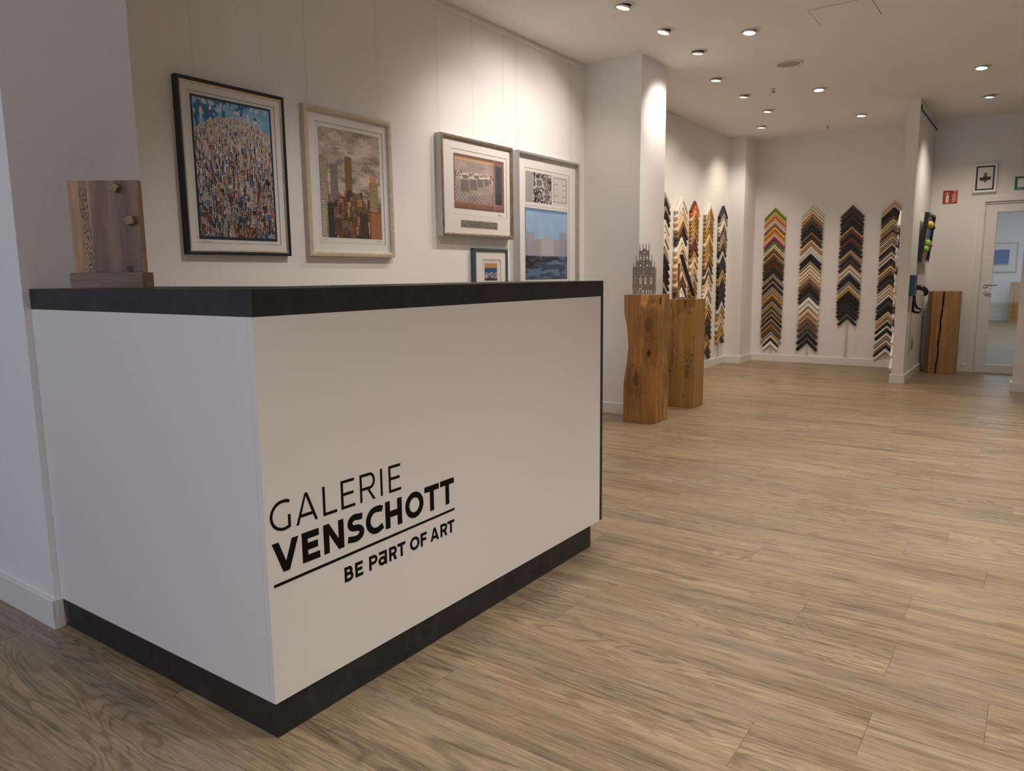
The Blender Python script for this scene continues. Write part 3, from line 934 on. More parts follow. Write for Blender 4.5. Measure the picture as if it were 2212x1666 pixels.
M_champ = metal_frame('champagne_gilt', (0.50, 0.42, 0.30), (0.62, 0.54, 0.42), 0.5, 0.25)
M_bronze = metal_frame('antique_silver_leaf', (0.16, 0.12, 0.085), (0.38, 0.31, 0.235), 0.38, 0.55)
M_rawside = plain('pale_frame_side', (0.60, 0.60, 0.58), 0.5)
M_greyfr = metal_frame('grey_aluminium_frame', (0.42, 0.43, 0.43), (0.48, 0.49, 0.49), 0.4, 0.3)
M_bluefr = metal_frame('dark_blue_grey_frame', (0.045, 0.085, 0.11), (0.10, 0.15, 0.17), 0.4, 0.1)
M_gilt = metal_frame('thin_silver_liner', (0.45, 0.38, 0.32), (0.62, 0.55, 0.48), 0.3, 0.8)
RAILZ = 2.775


def f1_extra(t, ym):
    for k, (x, w) in enumerate(((0.09, 0.04), (0.27, 0.05), (0.43, 0.05))):
        m = MB(); squiggle(m, x, 0.055, w, 0.008, ym + 0.0018, k + 1); m.build('pencil_signature', M_bevel, t)


X1, Z1 = 0.852, 1.254
framed('framed_print', 'tall black-framed print of a crowded blue and orange abstract city', (X1, YW, Z1), 0, 0.563, 0.762, 0.032, 0.016, M_black,
       (0.905 - X1, 1.362 - X1, 1.305 - Z1, 1.963 - Z1), M_paper,
       [(art_city_abstract(), 0.919 - X1, 1.341 - X1, 1.323 - Z1, 1.948 - Z1)],
       wires=[(0.10, RAILZ - Z1), (0.46, RAILZ - Z1)], liner=(M_gilt, 0.008), extra=f1_extra)


def f2_extra(t, ym):
    for k, (x, w) in enumerate(((0.10, 0.035), (0.49, 0.05))):
        m = MB(); squiggle(m, x, 0.085, w, 0.009, ym + 0.0018, k + 4); m.build('pencil_signature', M_bevel, t)


X2, Z2 = 1.530, 1.256
framed('framed_print', 'champagne-framed print of brown skyscrapers under a cloudy beige sky', (X2, YW, Z2), 0, 0.625, 0.757, 0.035, 0.028, M_champ,
       (1.606 - X2, 2.093 - X2, 1.327 - Z2, 1.942 - Z2), M_paper,
       [(art_city_warm(), 1.630 - X2, 2.068 - X2, 1.356 - Z2, 1.920 - Z2)],
       wires=[(0.05, RAILZ - Z2), (0.55, RAILZ - Z2)], extra=f2_extra, lip=0.015)


def f3_extra(t, ym):
    w = MB(); x0, x1, z0, z1 = 2.770 - X3, 3.163 - X3, 1.461 - Z3, 1.501 - Z3
    fb = 0.004
    for q in ((x0 - fb, x1 + fb, z1, z1 + fb), (x0 - fb, x1 + fb, z0 - fb, z0), (x0 - fb, x0, z0, z1), (x1, x1 + fb, z0, z1)):
        w.box(q[0], q[1], ym - 0.0006, ym, q[2], q[3])
    o = w.build('relief_strip_border', M_bevel, t)
    m = MB(); squiggle(m, 3.175 - X3, 1.548 - Z3, 0.055, 0.022, ym + 0.0018, 9, 0.0014, 9)
    m.build('pencil_signature', M_bluefr, t)


X3, Z3 = 2.570, 1.397
framed('framed_print', 'bronze-silver framed brown aerial view print with a narrow speckled strip below it', (X3, YW, Z3), 0, 0.772, 0.624, 0.050, 0.024, [M_bronze, M_rawside],
       (2.684 - X3, 3.280 - X3, 1.536 - Z3, 1.943 - Z3), M_mat,
       [(art_aerial_sepia(), 2.706 - X3, 3.250 - X3, 1.5755 - Z3, 1.917 - Z3), (speckle(14, 140, '#5c5c58', '#a8a294', '#3c3e3e', 3), 2.770 - X3, 3.163 - X3, 1.461 - Z3, 1.501 - Z3)],
       wires=[(0.03, RAILZ - Z3), (0.38, RAILZ - Z3), (0.72, RAILZ - Z3)], extra=f3_extra, matm=M_mat, lip=0.014)


def f4_extra(t, ym):
    m = MB()
    r = random.Random(3)
    for k in range(26):
        squiggle(m, 3.54 - X4 + k * 0.0225, 1.648 - Z4, 0.018, 0.011, ym + 0.0018, 30 + k, 0.0011, 4)
    m.build('handwritten_caption', M_bevel, t)


X4, Z4 = 3.400, 1.020
framed('framed_print', 'tall grey-framed print with building plans above and blue plaza scene below', (X4, YW, Z4), 0, 0.863, 1.000, 0.055, 0.018, [M_greyfr, M_rawside],
       (3.520 - X4, 4.150 - X4, 1.085 - Z4, 1.918 - Z4), M_paper,
       [(art_plan_top(), 3.537 - X4, 4.135 - X4, 1.678 - Z4, 1.894 - Z4), (art_blue_plaza(), 3.527 - X4, 4.124 - X4, 1.113 - Z4, 1.634 - Z4)],
       wires=[(0.04, RAILZ - Z4), (0.06, RAILZ - Z4), (0.78, RAILZ - Z4), (0.81, RAILZ - Z4)], extra=f4_extra, lip=0.032)


def f5_extra(t, ym):
    m = MB()
    for q in ((0.10, 0.335, 0.418), (0.335, 0.10, 0.418)): pass
    for k in range(9): squiggle(m, 0.112 + k * 0.022, 0.372, 0.017, 0.006, ym + 0.0018, 60 + k, 0.0009, 4)
    m.build('handwritten_caption', M_bevel, t)


X5, Z5 = 2.907, 0.870
framed('framed_print', 'small dark blue framed card with an ochre band, below the bronze-silver framed print', (X5, YW, Z5), 0, 0.382, 0.459, 0.035, 0.020, M_bluefr,
       (3.000 - X5, 3.215 - X5, 1.03 - Z5, 1.255 - Z5), M_paper,
       [(art_small_card(), 3.029 - X5, 3.171 - X5, 1.113 - Z5, 1.230 - Z5)],
       extra=f5_extra, matm=M_mat)

# picture hanging rails under the ceiling
tag(MB().box(0.45, 4.40, YW - 0.010, YW, 2.765, 2.79).build('picture_rail', M_white), 'white picture hanging rail along the wall above the framed prints', 'picture rail')
tag(MB().box(4.92, 6.80, 1.79, 1.80, 2.765, 2.79).build('picture_rail', M_white), 'short white hanging rail high on the far left wall beyond the pillar', 'picture rail')
pr = MB().tube([(7.47, -0.410, 2.755), (7.47, -0.411, 2.715), (7.50, -0.411, 2.713), (XB - 0.02, -0.411, 2.713)], 0.006, 8)
tag(pr.build('picture_rail', M_blackm), 'dark thin hanging rail at the top of the partition wall', 'picture rail')

# ------------------------------------------------------------------ wooden award on the counter
AW = thing('wooden_plaque', 'upright walnut board standing in a slotted wood base on the counter', 'wooden display', (0.0, 0.85, H), math.atan2(-0.797, 0.603))
# local x along the base, -y towards the viewer
MB().box(0, 0.211, 0, 0.072, 0, 0.0465).build('base', M_plinth, AW, bevel=0.0012)


def tinted_grid_box(name, mat, parent, x0, x1, y0, y1, z0, z1, fn, n=(60, 80)):
    """box whose front (y0) and side carry a per-vertex tint"""
    nx, nz = n
    vs = []; fs = []
    for j in range(nz + 1):
        for i in range(nx + 1): vs.append((x0 + (x1 - x0) * i / nx, y0, z0 + (z1 - z0) * j / nz))
    for j in range(nz):
        for i in range(nx):
            a = j * (nx + 1) + i; fs.append((a, a + 1, a + nx + 2, a + nx + 1))
    b = len(vs)
    vs += [(x0, y1, z0), (x1, y1, z0), (x1, y1, z1), (x0, y1, z1)]
    c0, c1, c2, c3 = 0, nx, (nx + 1) * (nz + 1) - 1, (nx + 1) * nz
    fs += [tuple([b, b + 1] + list(range(nx, -1, -1))), (b + 1, b, b + 3, b + 2),
           tuple([b + 3] + [c3 + i for i in range(nx + 1)] + [b + 2]),
           tuple([b + 0] + [(nx + 1) * j for j in range(nz + 1)] + [b + 3])[::-1],
           tuple([b + 1] + [(nx + 1) * j + nx for j in range(nz + 1)] + [b + 2])]
    me = bpy.data.meshes.new(name); me.from_pydata(vs, [], fs)
    at = me.attributes.new('tint', 'FLOAT_COLOR', 'POINT')
    cols = []
    for v in vs: cols += [*fn(v), 1.0]
    at.data.foreach_set('color', cols); me.materials.append(mat)
    o = bpy.data.objects.new(name, me); COL.objects.link(o); o.parent = parent
    return o


def plaque_tint(v):
    u = (v[0] - 0.005) / 0.201; s = (v[2] - 0.0465) / 0.262
    c = [1.0, 1.0, 1.0]
    if u < 0.30:   # pale sapwood edge
        k = min(1, (0.34 - u) / 0.1); c = [1 + 0.75 * k, 1 + 0.75 * k, 1 + 0.5 * k]
    if u > 0.995: c = [1.9, 1.7, 1.3]
    # worm-eaten band
    if 0.15 < u < 0.28 and s < 0.93:
        n = noise.noise(Vector((v[0] * 260, 3, v[2] * 150)))
        if n > 0.12 and abs(u - 0.235 + 0.05 * (s - .4)) < 0.05 or n > 0.42: c = [0.35, 0.30, 0.25]
    d = math.hypot((u - 0.80), (s - 0.04) * 1.1)
    if d < 0.05 + 0.05 * noise.noise(Vector((u * 14, s * 14, 0))): c = [0.3, 0.25, 0.25]
    if d < 0.2: q = 1 - 0.35 * (1 - d / 0.2); c = [c[0] * q, c[1] * q, c[2] * q]
    return c


pl = tinted_grid_box('panel', M_walnut, AW, 0.005, 0.206, 0.024, 0.048, 0.040, 0.312, plaque_tint, (170, 190))
for (cx, cz, rr) in ((0.143, 0.290, 0.5), (0.181, 0.196, -0.25)):
    m = MB(); s = 0.0115
    m.box(-s, s, -0.019, 0.0, -s, s)
    o = m.build('wooden_cube', M_cube, AW, bevel=0.001)
    o.location = (cx, 0.0245, cz); o.rotation_euler = (0, rr, 0)


# ------------------------------------------------------------------ tree trunk pedestals
def trunk(name, label, mat, loc, poly, h, warp, tint, rows=150, sub=14, round_=0.012):
    """poly: footprint corners (x,y) counter-clockwise; warp(x,y,z)->(dx,dy)"""
    ring = []
    k = len(poly)
    for i in range(k):
        a = Vector(poly[i]); b = Vector(poly[(i + 1) % k]); L_ = (b - a).length
        n = max(3, int(L_ / 0.0055))
        for q in range(n):
            ring.append(a.lerp(b, q / n))
    vs = []; fs = []; m = len(ring); cols = []
    for r in range(rows + 1):
        z = h * r / rows
        for p in ring:
            n = noise.noise(Vector((p.x * 9, p.y * 9, z * 4 + loc[0]))) * 0.0035
            dx, dy = warp(p.x, p.y, z)
            d = Vector((p.x, p.y)); c = d.normalized() * n
            ez = 1.0 - (0.012 * max(0, 1 - z / 0.015))
            vs.append(((p.x + dx + c.x) * ez, (p.y + dy + c.y) * ez, z)); cols += [*tint(p.x, p.y, z), 1.0]
    for r in range(rows):
        for i in range(m):
            j = (i + 1) % m; fs.append((r * m + i, r * m + j, (r + 1) * m + j, (r + 1) * m + i))
    fs.append(tuple(reversed(range(m)))); fs.append(tuple(rows * m + i for i in range(m)))
    me = bpy.data.meshes.new(name); me.from_pydata(vs, [], fs)
    at = me.attributes.new('tint', 'FLOAT_COLOR', 'POINT'); at.data.foreach_set('color', cols)
    me.materials.append(mat)
    o = bpy.data.objects.new(name, me); COL.objects.link(o); o.location = loc
    tag(o, label, 'pedestal')
    return o


def interp(tab, z):
    for (a, va), (b, vb) in zip(tab, tab[1:]):
        if a <= z <= b: return va + (vb - va) * (z - a) / (b - a)
    return tab[-1][1] if z > tab[-1][0] else tab[0][1]


W1 = [(0, 0.003), (0.22, 0.0), (0.317, 0.004), (0.463, 0.026), (0.584, 0.038), (0.67, 0.034), (0.754, 0.024), (0.85, 0.002), (0.99, 0.0)]
# corners relative to centre (4.28, 1.0)
P1 = [(-0.125, 0.130), (-0.132, 0.05), (-0.128, -0.085), (-0.105, -0.118), (-0.03, -0.135), (0.13, -0.130), (0.13, 0.130), (-0.05, 0.132)]
P1 = [(-0.128, 0.128), (-0.131, -0.095), (-0.095, -0.133), (0.13, -0.130), (0.13, 0.128)]
KN1 = [(-0.105 + 0.0, 0.765, 0.030, 'star'), (-0.103, 0.545, 0.022, 'hole'), (0.012, 0.345, 0.030, 'star')]


def warp1(x, y, z):
    k = interp(W1, z)
    f = max(0.0, (y + 0.13) / 0.26)
    dy = -k * f
    # chipped notch on the right front edge near the top
    dx = 0.0
    d = abs(z - (0.93 - 0.0)) + abs(y + 0.06) * 0.9
    if z > 0.84 and x < -0.08 and d < 0.07: dx = 0.02 * (1 - d / 0.07)
    return dx, dy


def tint1(x, y, z):
    c = [1.0, 1.0, 1.0]
    n = noise.noise(Vector((y * 7, x * 7, z * 2.2)))
    s = 1 + 0.28 * n; c = [s, s * (1 + 0.04 * n), s]
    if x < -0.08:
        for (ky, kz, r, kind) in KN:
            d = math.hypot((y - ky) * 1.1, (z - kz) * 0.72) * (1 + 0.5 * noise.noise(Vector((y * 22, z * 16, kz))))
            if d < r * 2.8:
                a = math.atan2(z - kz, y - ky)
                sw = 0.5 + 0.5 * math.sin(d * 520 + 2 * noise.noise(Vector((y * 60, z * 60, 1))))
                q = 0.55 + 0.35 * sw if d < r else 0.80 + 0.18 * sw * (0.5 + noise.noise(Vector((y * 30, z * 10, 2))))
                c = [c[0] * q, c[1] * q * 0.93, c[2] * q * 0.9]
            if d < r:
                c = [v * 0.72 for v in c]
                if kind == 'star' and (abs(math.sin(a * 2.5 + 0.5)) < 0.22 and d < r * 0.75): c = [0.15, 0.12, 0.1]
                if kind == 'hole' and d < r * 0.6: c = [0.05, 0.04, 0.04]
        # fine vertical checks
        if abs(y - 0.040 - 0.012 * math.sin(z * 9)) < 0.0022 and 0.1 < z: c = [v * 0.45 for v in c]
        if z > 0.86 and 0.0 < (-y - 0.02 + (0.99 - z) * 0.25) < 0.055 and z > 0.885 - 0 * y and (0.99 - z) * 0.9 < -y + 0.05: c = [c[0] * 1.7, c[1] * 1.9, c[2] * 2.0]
    else:
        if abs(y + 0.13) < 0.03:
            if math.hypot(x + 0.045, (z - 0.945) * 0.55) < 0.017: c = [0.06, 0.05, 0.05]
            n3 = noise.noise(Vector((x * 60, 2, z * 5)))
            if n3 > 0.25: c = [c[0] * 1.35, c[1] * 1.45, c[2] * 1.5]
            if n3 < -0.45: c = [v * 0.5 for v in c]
    return c


KN = [(-0.068, 0.765, 0.036, 'star'), (-0.078, 0.545, 0.026, 'hole'), (0.022, 0.340, 0.034, 'star')]
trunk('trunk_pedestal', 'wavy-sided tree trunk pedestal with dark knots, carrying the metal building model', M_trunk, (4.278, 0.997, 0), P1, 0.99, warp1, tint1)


def tint2(x, y, z):
    n = noise.noise(Vector((y * 6, x * 6 + 5, z * 2.0))); s = 1 + 0.22 * n; c = [s, s, s]
    if x < -0.11:
        if abs(y - 0.02 - 0.006 * math.sin(z * 7)) < 0.0018 and z > 0.2: c = [v * 0.45 for v in c]
        if abs(y - 0.065 - 0.004 * math.sin(z * 11)) < 0.0015 and z > 0.35: c = [v * 0.5 for v in c]
        n2 = noise.noise(Vector((y * 55, 1, z * 14)))
        if n2 > 0.52 and z > 0.3: c = [v * 0.4 for v in c]
        d = math.hypot((y + 0.085) * 1.6, (z - 0.43) * 0.5)
        if d < 0.05 and noise.noise(Vector((y * 90, 7, z * 40))) > 0.05: c = [v * 0.5 for v in c]
        if d > 0.05 and math.hypot((y + 0.07) * 1.5, (z - 0.31) * 0.6) < 0.03: c = [v * 0.62 for v in c]
        if math.hypot(y + 0.045, (z - 0.11) * 0.5) < 0.006: c = [0.05, 0.05, 0.05]
    return c


P2 = [(-0.130, 0.122), (-0.130, -0.105), (-0.108, -0.125), (0.13, -0.125), (0.13, 0.122)]
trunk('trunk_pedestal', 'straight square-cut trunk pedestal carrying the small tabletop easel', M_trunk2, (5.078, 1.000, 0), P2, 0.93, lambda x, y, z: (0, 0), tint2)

# third one, split by a long crack: notch in the footprint follows the crack
CRK = [(0, -0.632), (0.25, -0.640), (0.45, -0.643), (0.62, -0.652), (0.75, -0.654), (0.92, -0.668)]


def warp3(x, y, z):
    if x > -0.10: return 0, 0
    cy = interp(CRK, z) + 0.645 + 0.004 * math.sin(z * 23)
    d = abs((y - 0.015) - cy)
    w = 0.0068
    if d < w: return 0.03 * (1 - d / w * 0.5), 0
    return 0, 0


def tint3(x, y, z):
    n = noise.noise(Vector((y * 6, x * 6 + 9, z * 1.6))); s = 1 + 0.18 * n; c = [s, s, s]
    cy = interp(CRK, z) + 0.645 + 0.004 * math.sin(z * 23)
    if x < -0.08 and abs((y - 0.015) - cy) < 0.0058: c = [0.06, 0.045, 0.04]
    if y > 0.10: c = [v * 0.85 for v in c]
    return c


P3 = [(-0.03, 0.160), (-0.125, 0.105), (-0.128, -0.155), (0.14, -0.155), (0.14, 0.160)]
trunk('trunk_pedestal', 'trunk pedestal split by a long dark crack, beside the white door', M_trunk2, (8.63, -0.62, 0), P3, 0.918, warp3, tint3)
trunk('trunk_pedestal', 'pale wooden pedestal seen through the door glass', M_trunk2, (19.05, -1.10, 0), [(-0.14, 0.14), (-0.14, -0.14), (0.14, -0.14), (0.14, 0.14)], 0.88, lambda x, y, z: (0, 0), lambda x, y, z: (1.1, 1.1, 1.0), rows=12)

# ------------------------------------------------------------------ metal building silhouette
BM = thing('metal_building_model', 'laser-cut grey metal model of a stepped gothic gable on the wavy trunk pedestal', 'model building', (4.22, 1.0, 0.99), -PI / 2 + 0.25)
sx, sz = 0.000365, 0.000338


def P_(x, y): return ((x - 655) * sx, (1318 - y) * sz)


outl = [(425, 1318), (425, 720), (432, 715), (434, 580), (444, 580), (448, 700), (470, 690), (488, 680), (488, 445), (503, 445), (507, 572), (530, 568), (552, 545), (555, 340), (562, 330), (564, 190), (575, 190), (578, 335),
        (625, 335), (628, 180), (642, 180), (645, 298), (690, 298), (694, 185), (706, 185), (709, 335), (752, 335), (757, 180), (768, 180), (772, 545), (795, 565), (812, 572), (815, 440), (827, 440), (830, 685), (850, 700), (864, 700), (868, 565), (878, 565), (884, 715), (886, 970), (896, 1000), (890, 1050), (884, 1060), (884, 1105), (915, 1165), (905, 1168), (884, 1130), (884, 1318)]
holes = []


def rect(a, b, c, d): holes.append([(a, c), (b, c), (b, d), (a, d)])


def gothic(cx, w, y0, y1, tip):
    holes.append([(cx - w, y1), (cx - w, y0), (cx - w * 0.7, y0 - tip * 0.6), (cx, y0 - tip), (cx + w * 0.7, y0 - tip * 0.6), (cx + w, y0), (cx + w, y1)])


for cx in (483, 592, 695, 812):
    for dx in (-18, 0, 18): rect(cx + dx - 5, cx + dx + 5, 990, 1090)
    gothic(cx - 15, 10, 968, 978, 25); gothic(cx + 15, 10, 968, 978, 25); holes.append([(cx, 905), (cx - 12, 928), (cx, 945), (cx + 12, 928)])
for cx in (480, 592):
    for s in (-1, 1):
        holes.append([(cx + s * 42, 1305), (cx + s * 40, 1225), (cx + s * 22, 1178), (cx + s * 3, 1162), (cx + s * 5, 1182), (cx + s * 18, 1200), (cx + s * 26, 1235), (cx + s * 27, 1305)])
for x in (660, 724, 770, 822): rect(x - 9, x + 9, 1215, 1305)
for y in (545, 610, 690, 720, 795, 830, 880): rect(644, 666, y - 6, y + 6)
gothic(660, 9, 460, 545 - 12, 25)
for cx in (590, 727):
    rect(cx - 20, cx + 20, 475, 508); holes.append([(cx, 640), (cx - 18, 665), (cx, 692), (cx + 18, 665)]); rect(cx - 20, cx + 20, 530, 540); rect(cx - 16, cx + 16, 876, 886)
    holes.append([(cx - 16, 430), (cx - 10, 426), (cx, 440), (cx + 10, 426), (cx + 16, 430), (cx, 452)])
rect(640, 692, 368, 380); rect(640, 652, 400, 408); rect(676, 690, 400, 408)
for cx in (460, 842):
    rect(cx - 12, cx + 12, 785, 793); rect(cx - 12, cx + 12, 815, 823); rect(cx - 12, cx + 12, 880, 888); rect(cx - 10, cx + 10, 722, 730)
for cx in (522, 785): rect(cx - 11, cx + 11, 590, 598); rect(cx - 11, cx + 11, 652, 660); rect(cx - 11, cx + 11, 680, 690)
rect(445, 545, 1138, 1146); rect(596, 650, 1136, 1144); rect(745, 775, 1130, 1138)


def plate(polys, y0, y1, name, mat, parent):
    bm = bmesh.new()
    for poly in polys:
        vs = [bm.verts.new((p[0], y0, p[1])) for p in poly]
        for i in range(len(vs)): bm.edges.new((vs[i], vs[(i + 1) % len(vs)]))
    bmesh.ops.triangle_fill(bm, use_beauty=True, use_dissolve=False, edges=bm.edges[:], normal=(0, -1, 0))
    r = bmesh.ops.extrude_face_region(bm, geom=bm.faces[:])
    for v in [g for g in r['geom'] if isinstance(g, bmesh.types.BMVert)]: v.co.y = y1
    bmesh.ops.recalc_face_normals(bm, faces=bm.faces)
    me = bpy.data.meshes.new(name); bm.to_mesh(me); bm.free(); me.materials.append(mat)
    o = bpy.data.objects.new(name, me); COL.objects.link(o); o.parent = parent
    return o


M_cut = plain('raw_cut_steel', (0.27, 0.245, 0.21), 0.5, 0.35, var=0.08)
fac = plate([[P_(*p) for p in outl]] + [[P_(*p) for p in h] for h in holes], -0.001, 0.001, 'gable_front', M_cut, BM)
wg = plate([[(0, 0.0), (0.085, 0.0), (0.085, 0.203), (0, 0.203)]], -0.0008, 0.0008, 'side_wall', M_alu, BM)
wg.location = (P_(425, 0)[0], 0.001, 0.0); wg.rotation_euler = (0, 0, math.radians(78))
wg2 = wg.copy(); COL.objects.link(wg2); wg2.location = (P_(884, 0)[0], 0.001, 0); wg2.rotation_euler = (0, 0, math.radians(92))
MB().box(-0.115, 0.10, -0.03, 0.10, 0, 0.0015).build('base_plate', M_alu, BM)

# ------------------------------------------------------------------ small easel with a picture
EZ = thing('table_easel', 'small raw pine table easel on the square-cut trunk pedestal', 'easel', (5.00, 1.00, 0.93), math.atan2(0.62, -0.06) + PI / 2 - 0.42)
EZ.rotation_euler = (0, 0, math.radians(22 + 0))
# local x: along the view (feet direction sideways), local -y: front of the easel (towards the right in the photo)
for xx_ in (-0.10, 0.082): MB().box(xx_, xx_ + 0.018, -0.10, 0.055, 0, 0.014).build('foot', M_pine, EZ)
MB().box(-0.11, 0.11, -0.112, -0.080, 0.014, 0.03).build('ledge', M_pine, EZ)
MB().box(-0.11, 0.11, -0.112, -0.104, 0.03, 0.042).build('ledge_lip', M_pine, EZ)
for xx_ in (-0.05, 0.05):
    MB().box(xx_ - 0.009, xx_ + 0.009, 0.028, 0.044, 0.0, 0.30).build('post', M_pine, EZ)
MB().box(-0.06, 0.06, 0.026, 0.046, 0.285, 0.302).build('crossbar', M_pine, EZ)
CV = thing('small_picture', 'black-edged small picture leaning back on the little pine easel', 'picture', (5.00, 1.00, 0.93), math.radians(22))
pv = MB()
ang = math.radians(17.5); hh = 0.355; th = 0.030; by, bz = -0.082, 0.031
dz = (math.sin(ang), math.cos(ang)); dn = (-math.cos(ang), math.sin(ang))


def q_(u, t_): return (by + dz[0] * u + dn[0] * t_ * 0, bz + dz[1] * u)


def prismx(mb, x0, x1, u0, u1, t0, t1, mi=0):
    ps = []
    for u, t_ in ((u0, t0), (u1, t0), (u1, t1), (u0, t1)):
        ps.append((by + math.sin(ang) * u + math.cos(ang) * t_, bz + math.cos(ang) * u - math.sin(ang) * t_ + 0.001))
    mb.loft([[(x, p[0], p[1]) for p in ps] for x in (x0, x1)], True, mi)


prismx(pv, -0.125, 0.125, 0.0, hh, -0.020, 0.010); pv.build('frame', M_blackm, CV)
pv = MB(); prismx(pv, -0.105, 0.105, 0.02, hh - 0.02, -0.0215, -0.020); pv.build('picture_face', M_paper, CV)

# ------------------------------------------------------------------ frame corner samples
PAL = {
    'p': ((0.84, 0.77, 0.68), 'pale cream'), 't': ((0.80, 0.60, 0.37), 'light tan wood'), 'n': ((0.46, 0.28, 0.14), 'mid brown'), 'b': ((0.19, 0.105, 0.06), 'dark brown'),
    'd': ((0.065, 0.033, 0.02), 'very dark brown'), 'k': ((0.011, 0.011, 0.013), 'black'), 'g': ((0.36, 0.30, 0.245), 'grey taupe'), 'G': ((0.10, 0.27, 0.02), 'bright green'),
    'E': ((0.06, 0.24, 0.07), 'forest green'), 'Y': ((0.80, 0.66, 0.07), 'yellow'), 'O': ((0.80, 0.17, 0.03), 'orange'), 'R': ((0.80, 0.13, 0.05), 'red-orange'), 'M': ((0.48, 0.01, 0.10), 'magenta'),
    'r': ((0.36, 0.085, 0.095), 'dusty rose'), 'o': ((0.60, 0.37, 0.09), 'gold'), 'v': ((0.115, 0.085, 0.025), 'dark olive'), 's': ((0.72, 0.69, 0.63), 'silver'), 'c': ((0.90, 0.87, 0.82), 'off-white'),
    'u': ((0.075, 0.055, 0.06), 'charcoal'), 'x': ((0.15, 0.035, 0.015), 'dark red-brown'), 'e': ((0.05, 0.085, 0.03), 'dark green'), 'y': ((0.62, 0.56, 0.30), 'pale yellow-green')}


def sample_mat(ch):
    col, nm = PAL[ch]
    t = NT('moulding_' + nm.replace(' ', '_').replace('-', '_'))
    n = t.noise(t.coord((40, 40, 40)), 2, 3)
    t.base(t.ramp(n, [(0.3, tuple(c * 0.9 for c in col)), (0.7, tuple(min(1, c * 1.08) for c in col))]))
    t.b.inputs['Roughness'].default_value = 0.32 if ch in 'os' else 0.45
    t.b.inputs['Metallic'].default_value = 0.75 if ch == 'o' else (0.4 if ch == 's' else 0.0)
    return t.m


SM = {k: sample_mat(k) for k in PAL}
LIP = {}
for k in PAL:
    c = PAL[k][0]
    LIP[k] = plain('moulding_lip_' + PAL[k][1].replace(' ', '_').replace('-', '_'), tuple(v * 0.42 for v in c) if sum(c) > 0.25 else (0.085, 0.075, 0.065), 0.5)  # darkest mouldings get a lighter lip, standing in for edge highlights and gaps
COLS = {'b1': (1.338, '1972y 1947G 1915Y 1888t 1866R 1829t 1794p 1763r 1726Y 1691O 1657t 1629t 1597M 1553E 1509t 1478t 1446v 1402n 1364v 1323d 1282x 1238d 1196k 1130g 1105g 1077k 1041g 1009k 970g 935g 892o 828d 785g 746n 714e 681g 649x 617n 588k 556g 520x 487n 455v 390g 347t 303k 268c'),
        'b2': (0.885, '1971p 1938p 1899t 1856n 1811b 1769u 1726k 1687k 1644b 1589d 1546t 1510n 1467c 1436p 1406p 1372k 1326k 1283g 1246t 1202p 1156t 1105t 1077n 1049b 994d 946k 897u 838c 772p 696t 624n 552b 472u 391k 310k'),
        'b3': (0.424, '1960p 1934u 1896d 1846k 1811d 1773k 1731k 1690n 1649x 1607k 1563x 1509k 1462k 1405n 1342k 1288d 1223t 1174s 1114k 1074k 1033g 1007g 980p 953o 909k 870k 830k 782k 732k 681k 617k'),
        'b4': (-0.025, '1966t 1938t 1915p 1889k 1858k 1827d 1792b 1758t 1721t 1689g 1661n 1632d 1606n 1580g 1557t 1528g 1502g 1473t 1445k 1410u 1372p 1343g 1323p 1291k 1250x 1215t 1180n 1142b 1106k 1067u 1028d 995t 960p 920t 881p 838k 796u 746k 714k 674t 644t 611n 575p 548k 505p 469k 422p 376g 336p 296g 269k 235p'),
        'l1': (6.36, '1982g 1911k 1843g 1790k 1705p 1633p 1564p 1489p 1407g 1337k 1261k 1191k 1121k 1058g 984k 915p 845p'),
        'l2': (6.806, '1970p 1908p 1837t 1771t 1693b 1627d 1542c 1463t 1370t 1304t 1238n 1172t 1105b 1050d 1000c 935c'),
        'l3': (7.203, '1958x 1914O 1854t 1817o 1780o 1732o 1685o 1644n 1596n 1528x 1474x 1398n 1330t 1254t 1178g 1129t 1091n 1036o 966o 889t'),
        'l4': (7.662, '1961p 1915o 1862n 1813g 1767o 1721o 1671o 1607t 1550o 1493o 1436o 1386n 1336o 1278d 1228s 1177d 1127t 1082t 1036p 989c 938n 876c 811o 752n 694o 635d 569d 510k 429o 332n 280d'),
        'l5': (8.14, '1968k 1921d 1873g 1825p 1781p 1736g 1692d 1648g 1603g 1559o 1506k 1417s 1357k 1305k 1252k 1192o 1139n 1072k 1000k 931k 863k 794s 729o 657t 588s 507o 430n'),
        'pt': (7.655, '1760c 1690u 1622s 1556u 1490c 1425c 1358p 1290u 1224c 1158c 1090t 1024c 958t 890u 824c 758u 690c 560p 430c 300c')}
ORD = ['topmost', 'second', 'third', 'fourth', 'fifth', 'sixth', 'seventh', 'eighth', 'ninth', 'tenth', 'eleventh', 'twelfth', 'thirteenth', 'fourteenth', 'fifteenth', 'sixteenth', 'seventeenth', 'eighteenth', 'nineteenth', 'twentieth']
TENS = {2: 'twenty', 3: 'thirty', 4: 'forty', 5: 'fifty'}


def ordinal(i):
    i += 1
    if i <= 20: return ORD[i - 1]
    t_, u = divmod(i, 10)
    if u == 0: return {3: 'thirtieth', 4: 'fortieth', 5: 'fiftieth'}[t_]
    return TENS[t_] + '-' + ['first', 'second', 'third', 'fourth', 'fifth', 'sixth', 'seventh', 'eighth', 'ninth'][u - 1]


WHERE = {'b1': 'leftmost column on back wall', 'b2': 'second column on back wall', 'b3': 'third, shortest column on back wall', 'b4': 'rightmost column on back wall',
         'l1': 'left wall column nearest the pillar', 'l2': 'left wall column behind the easel', 'l3': 'third column on far left wall', 'l4': 'fourth column on far left wall', 'l5': 'left wall column farthest from pillar',
         'pt': 'column edge-on behind partition'}


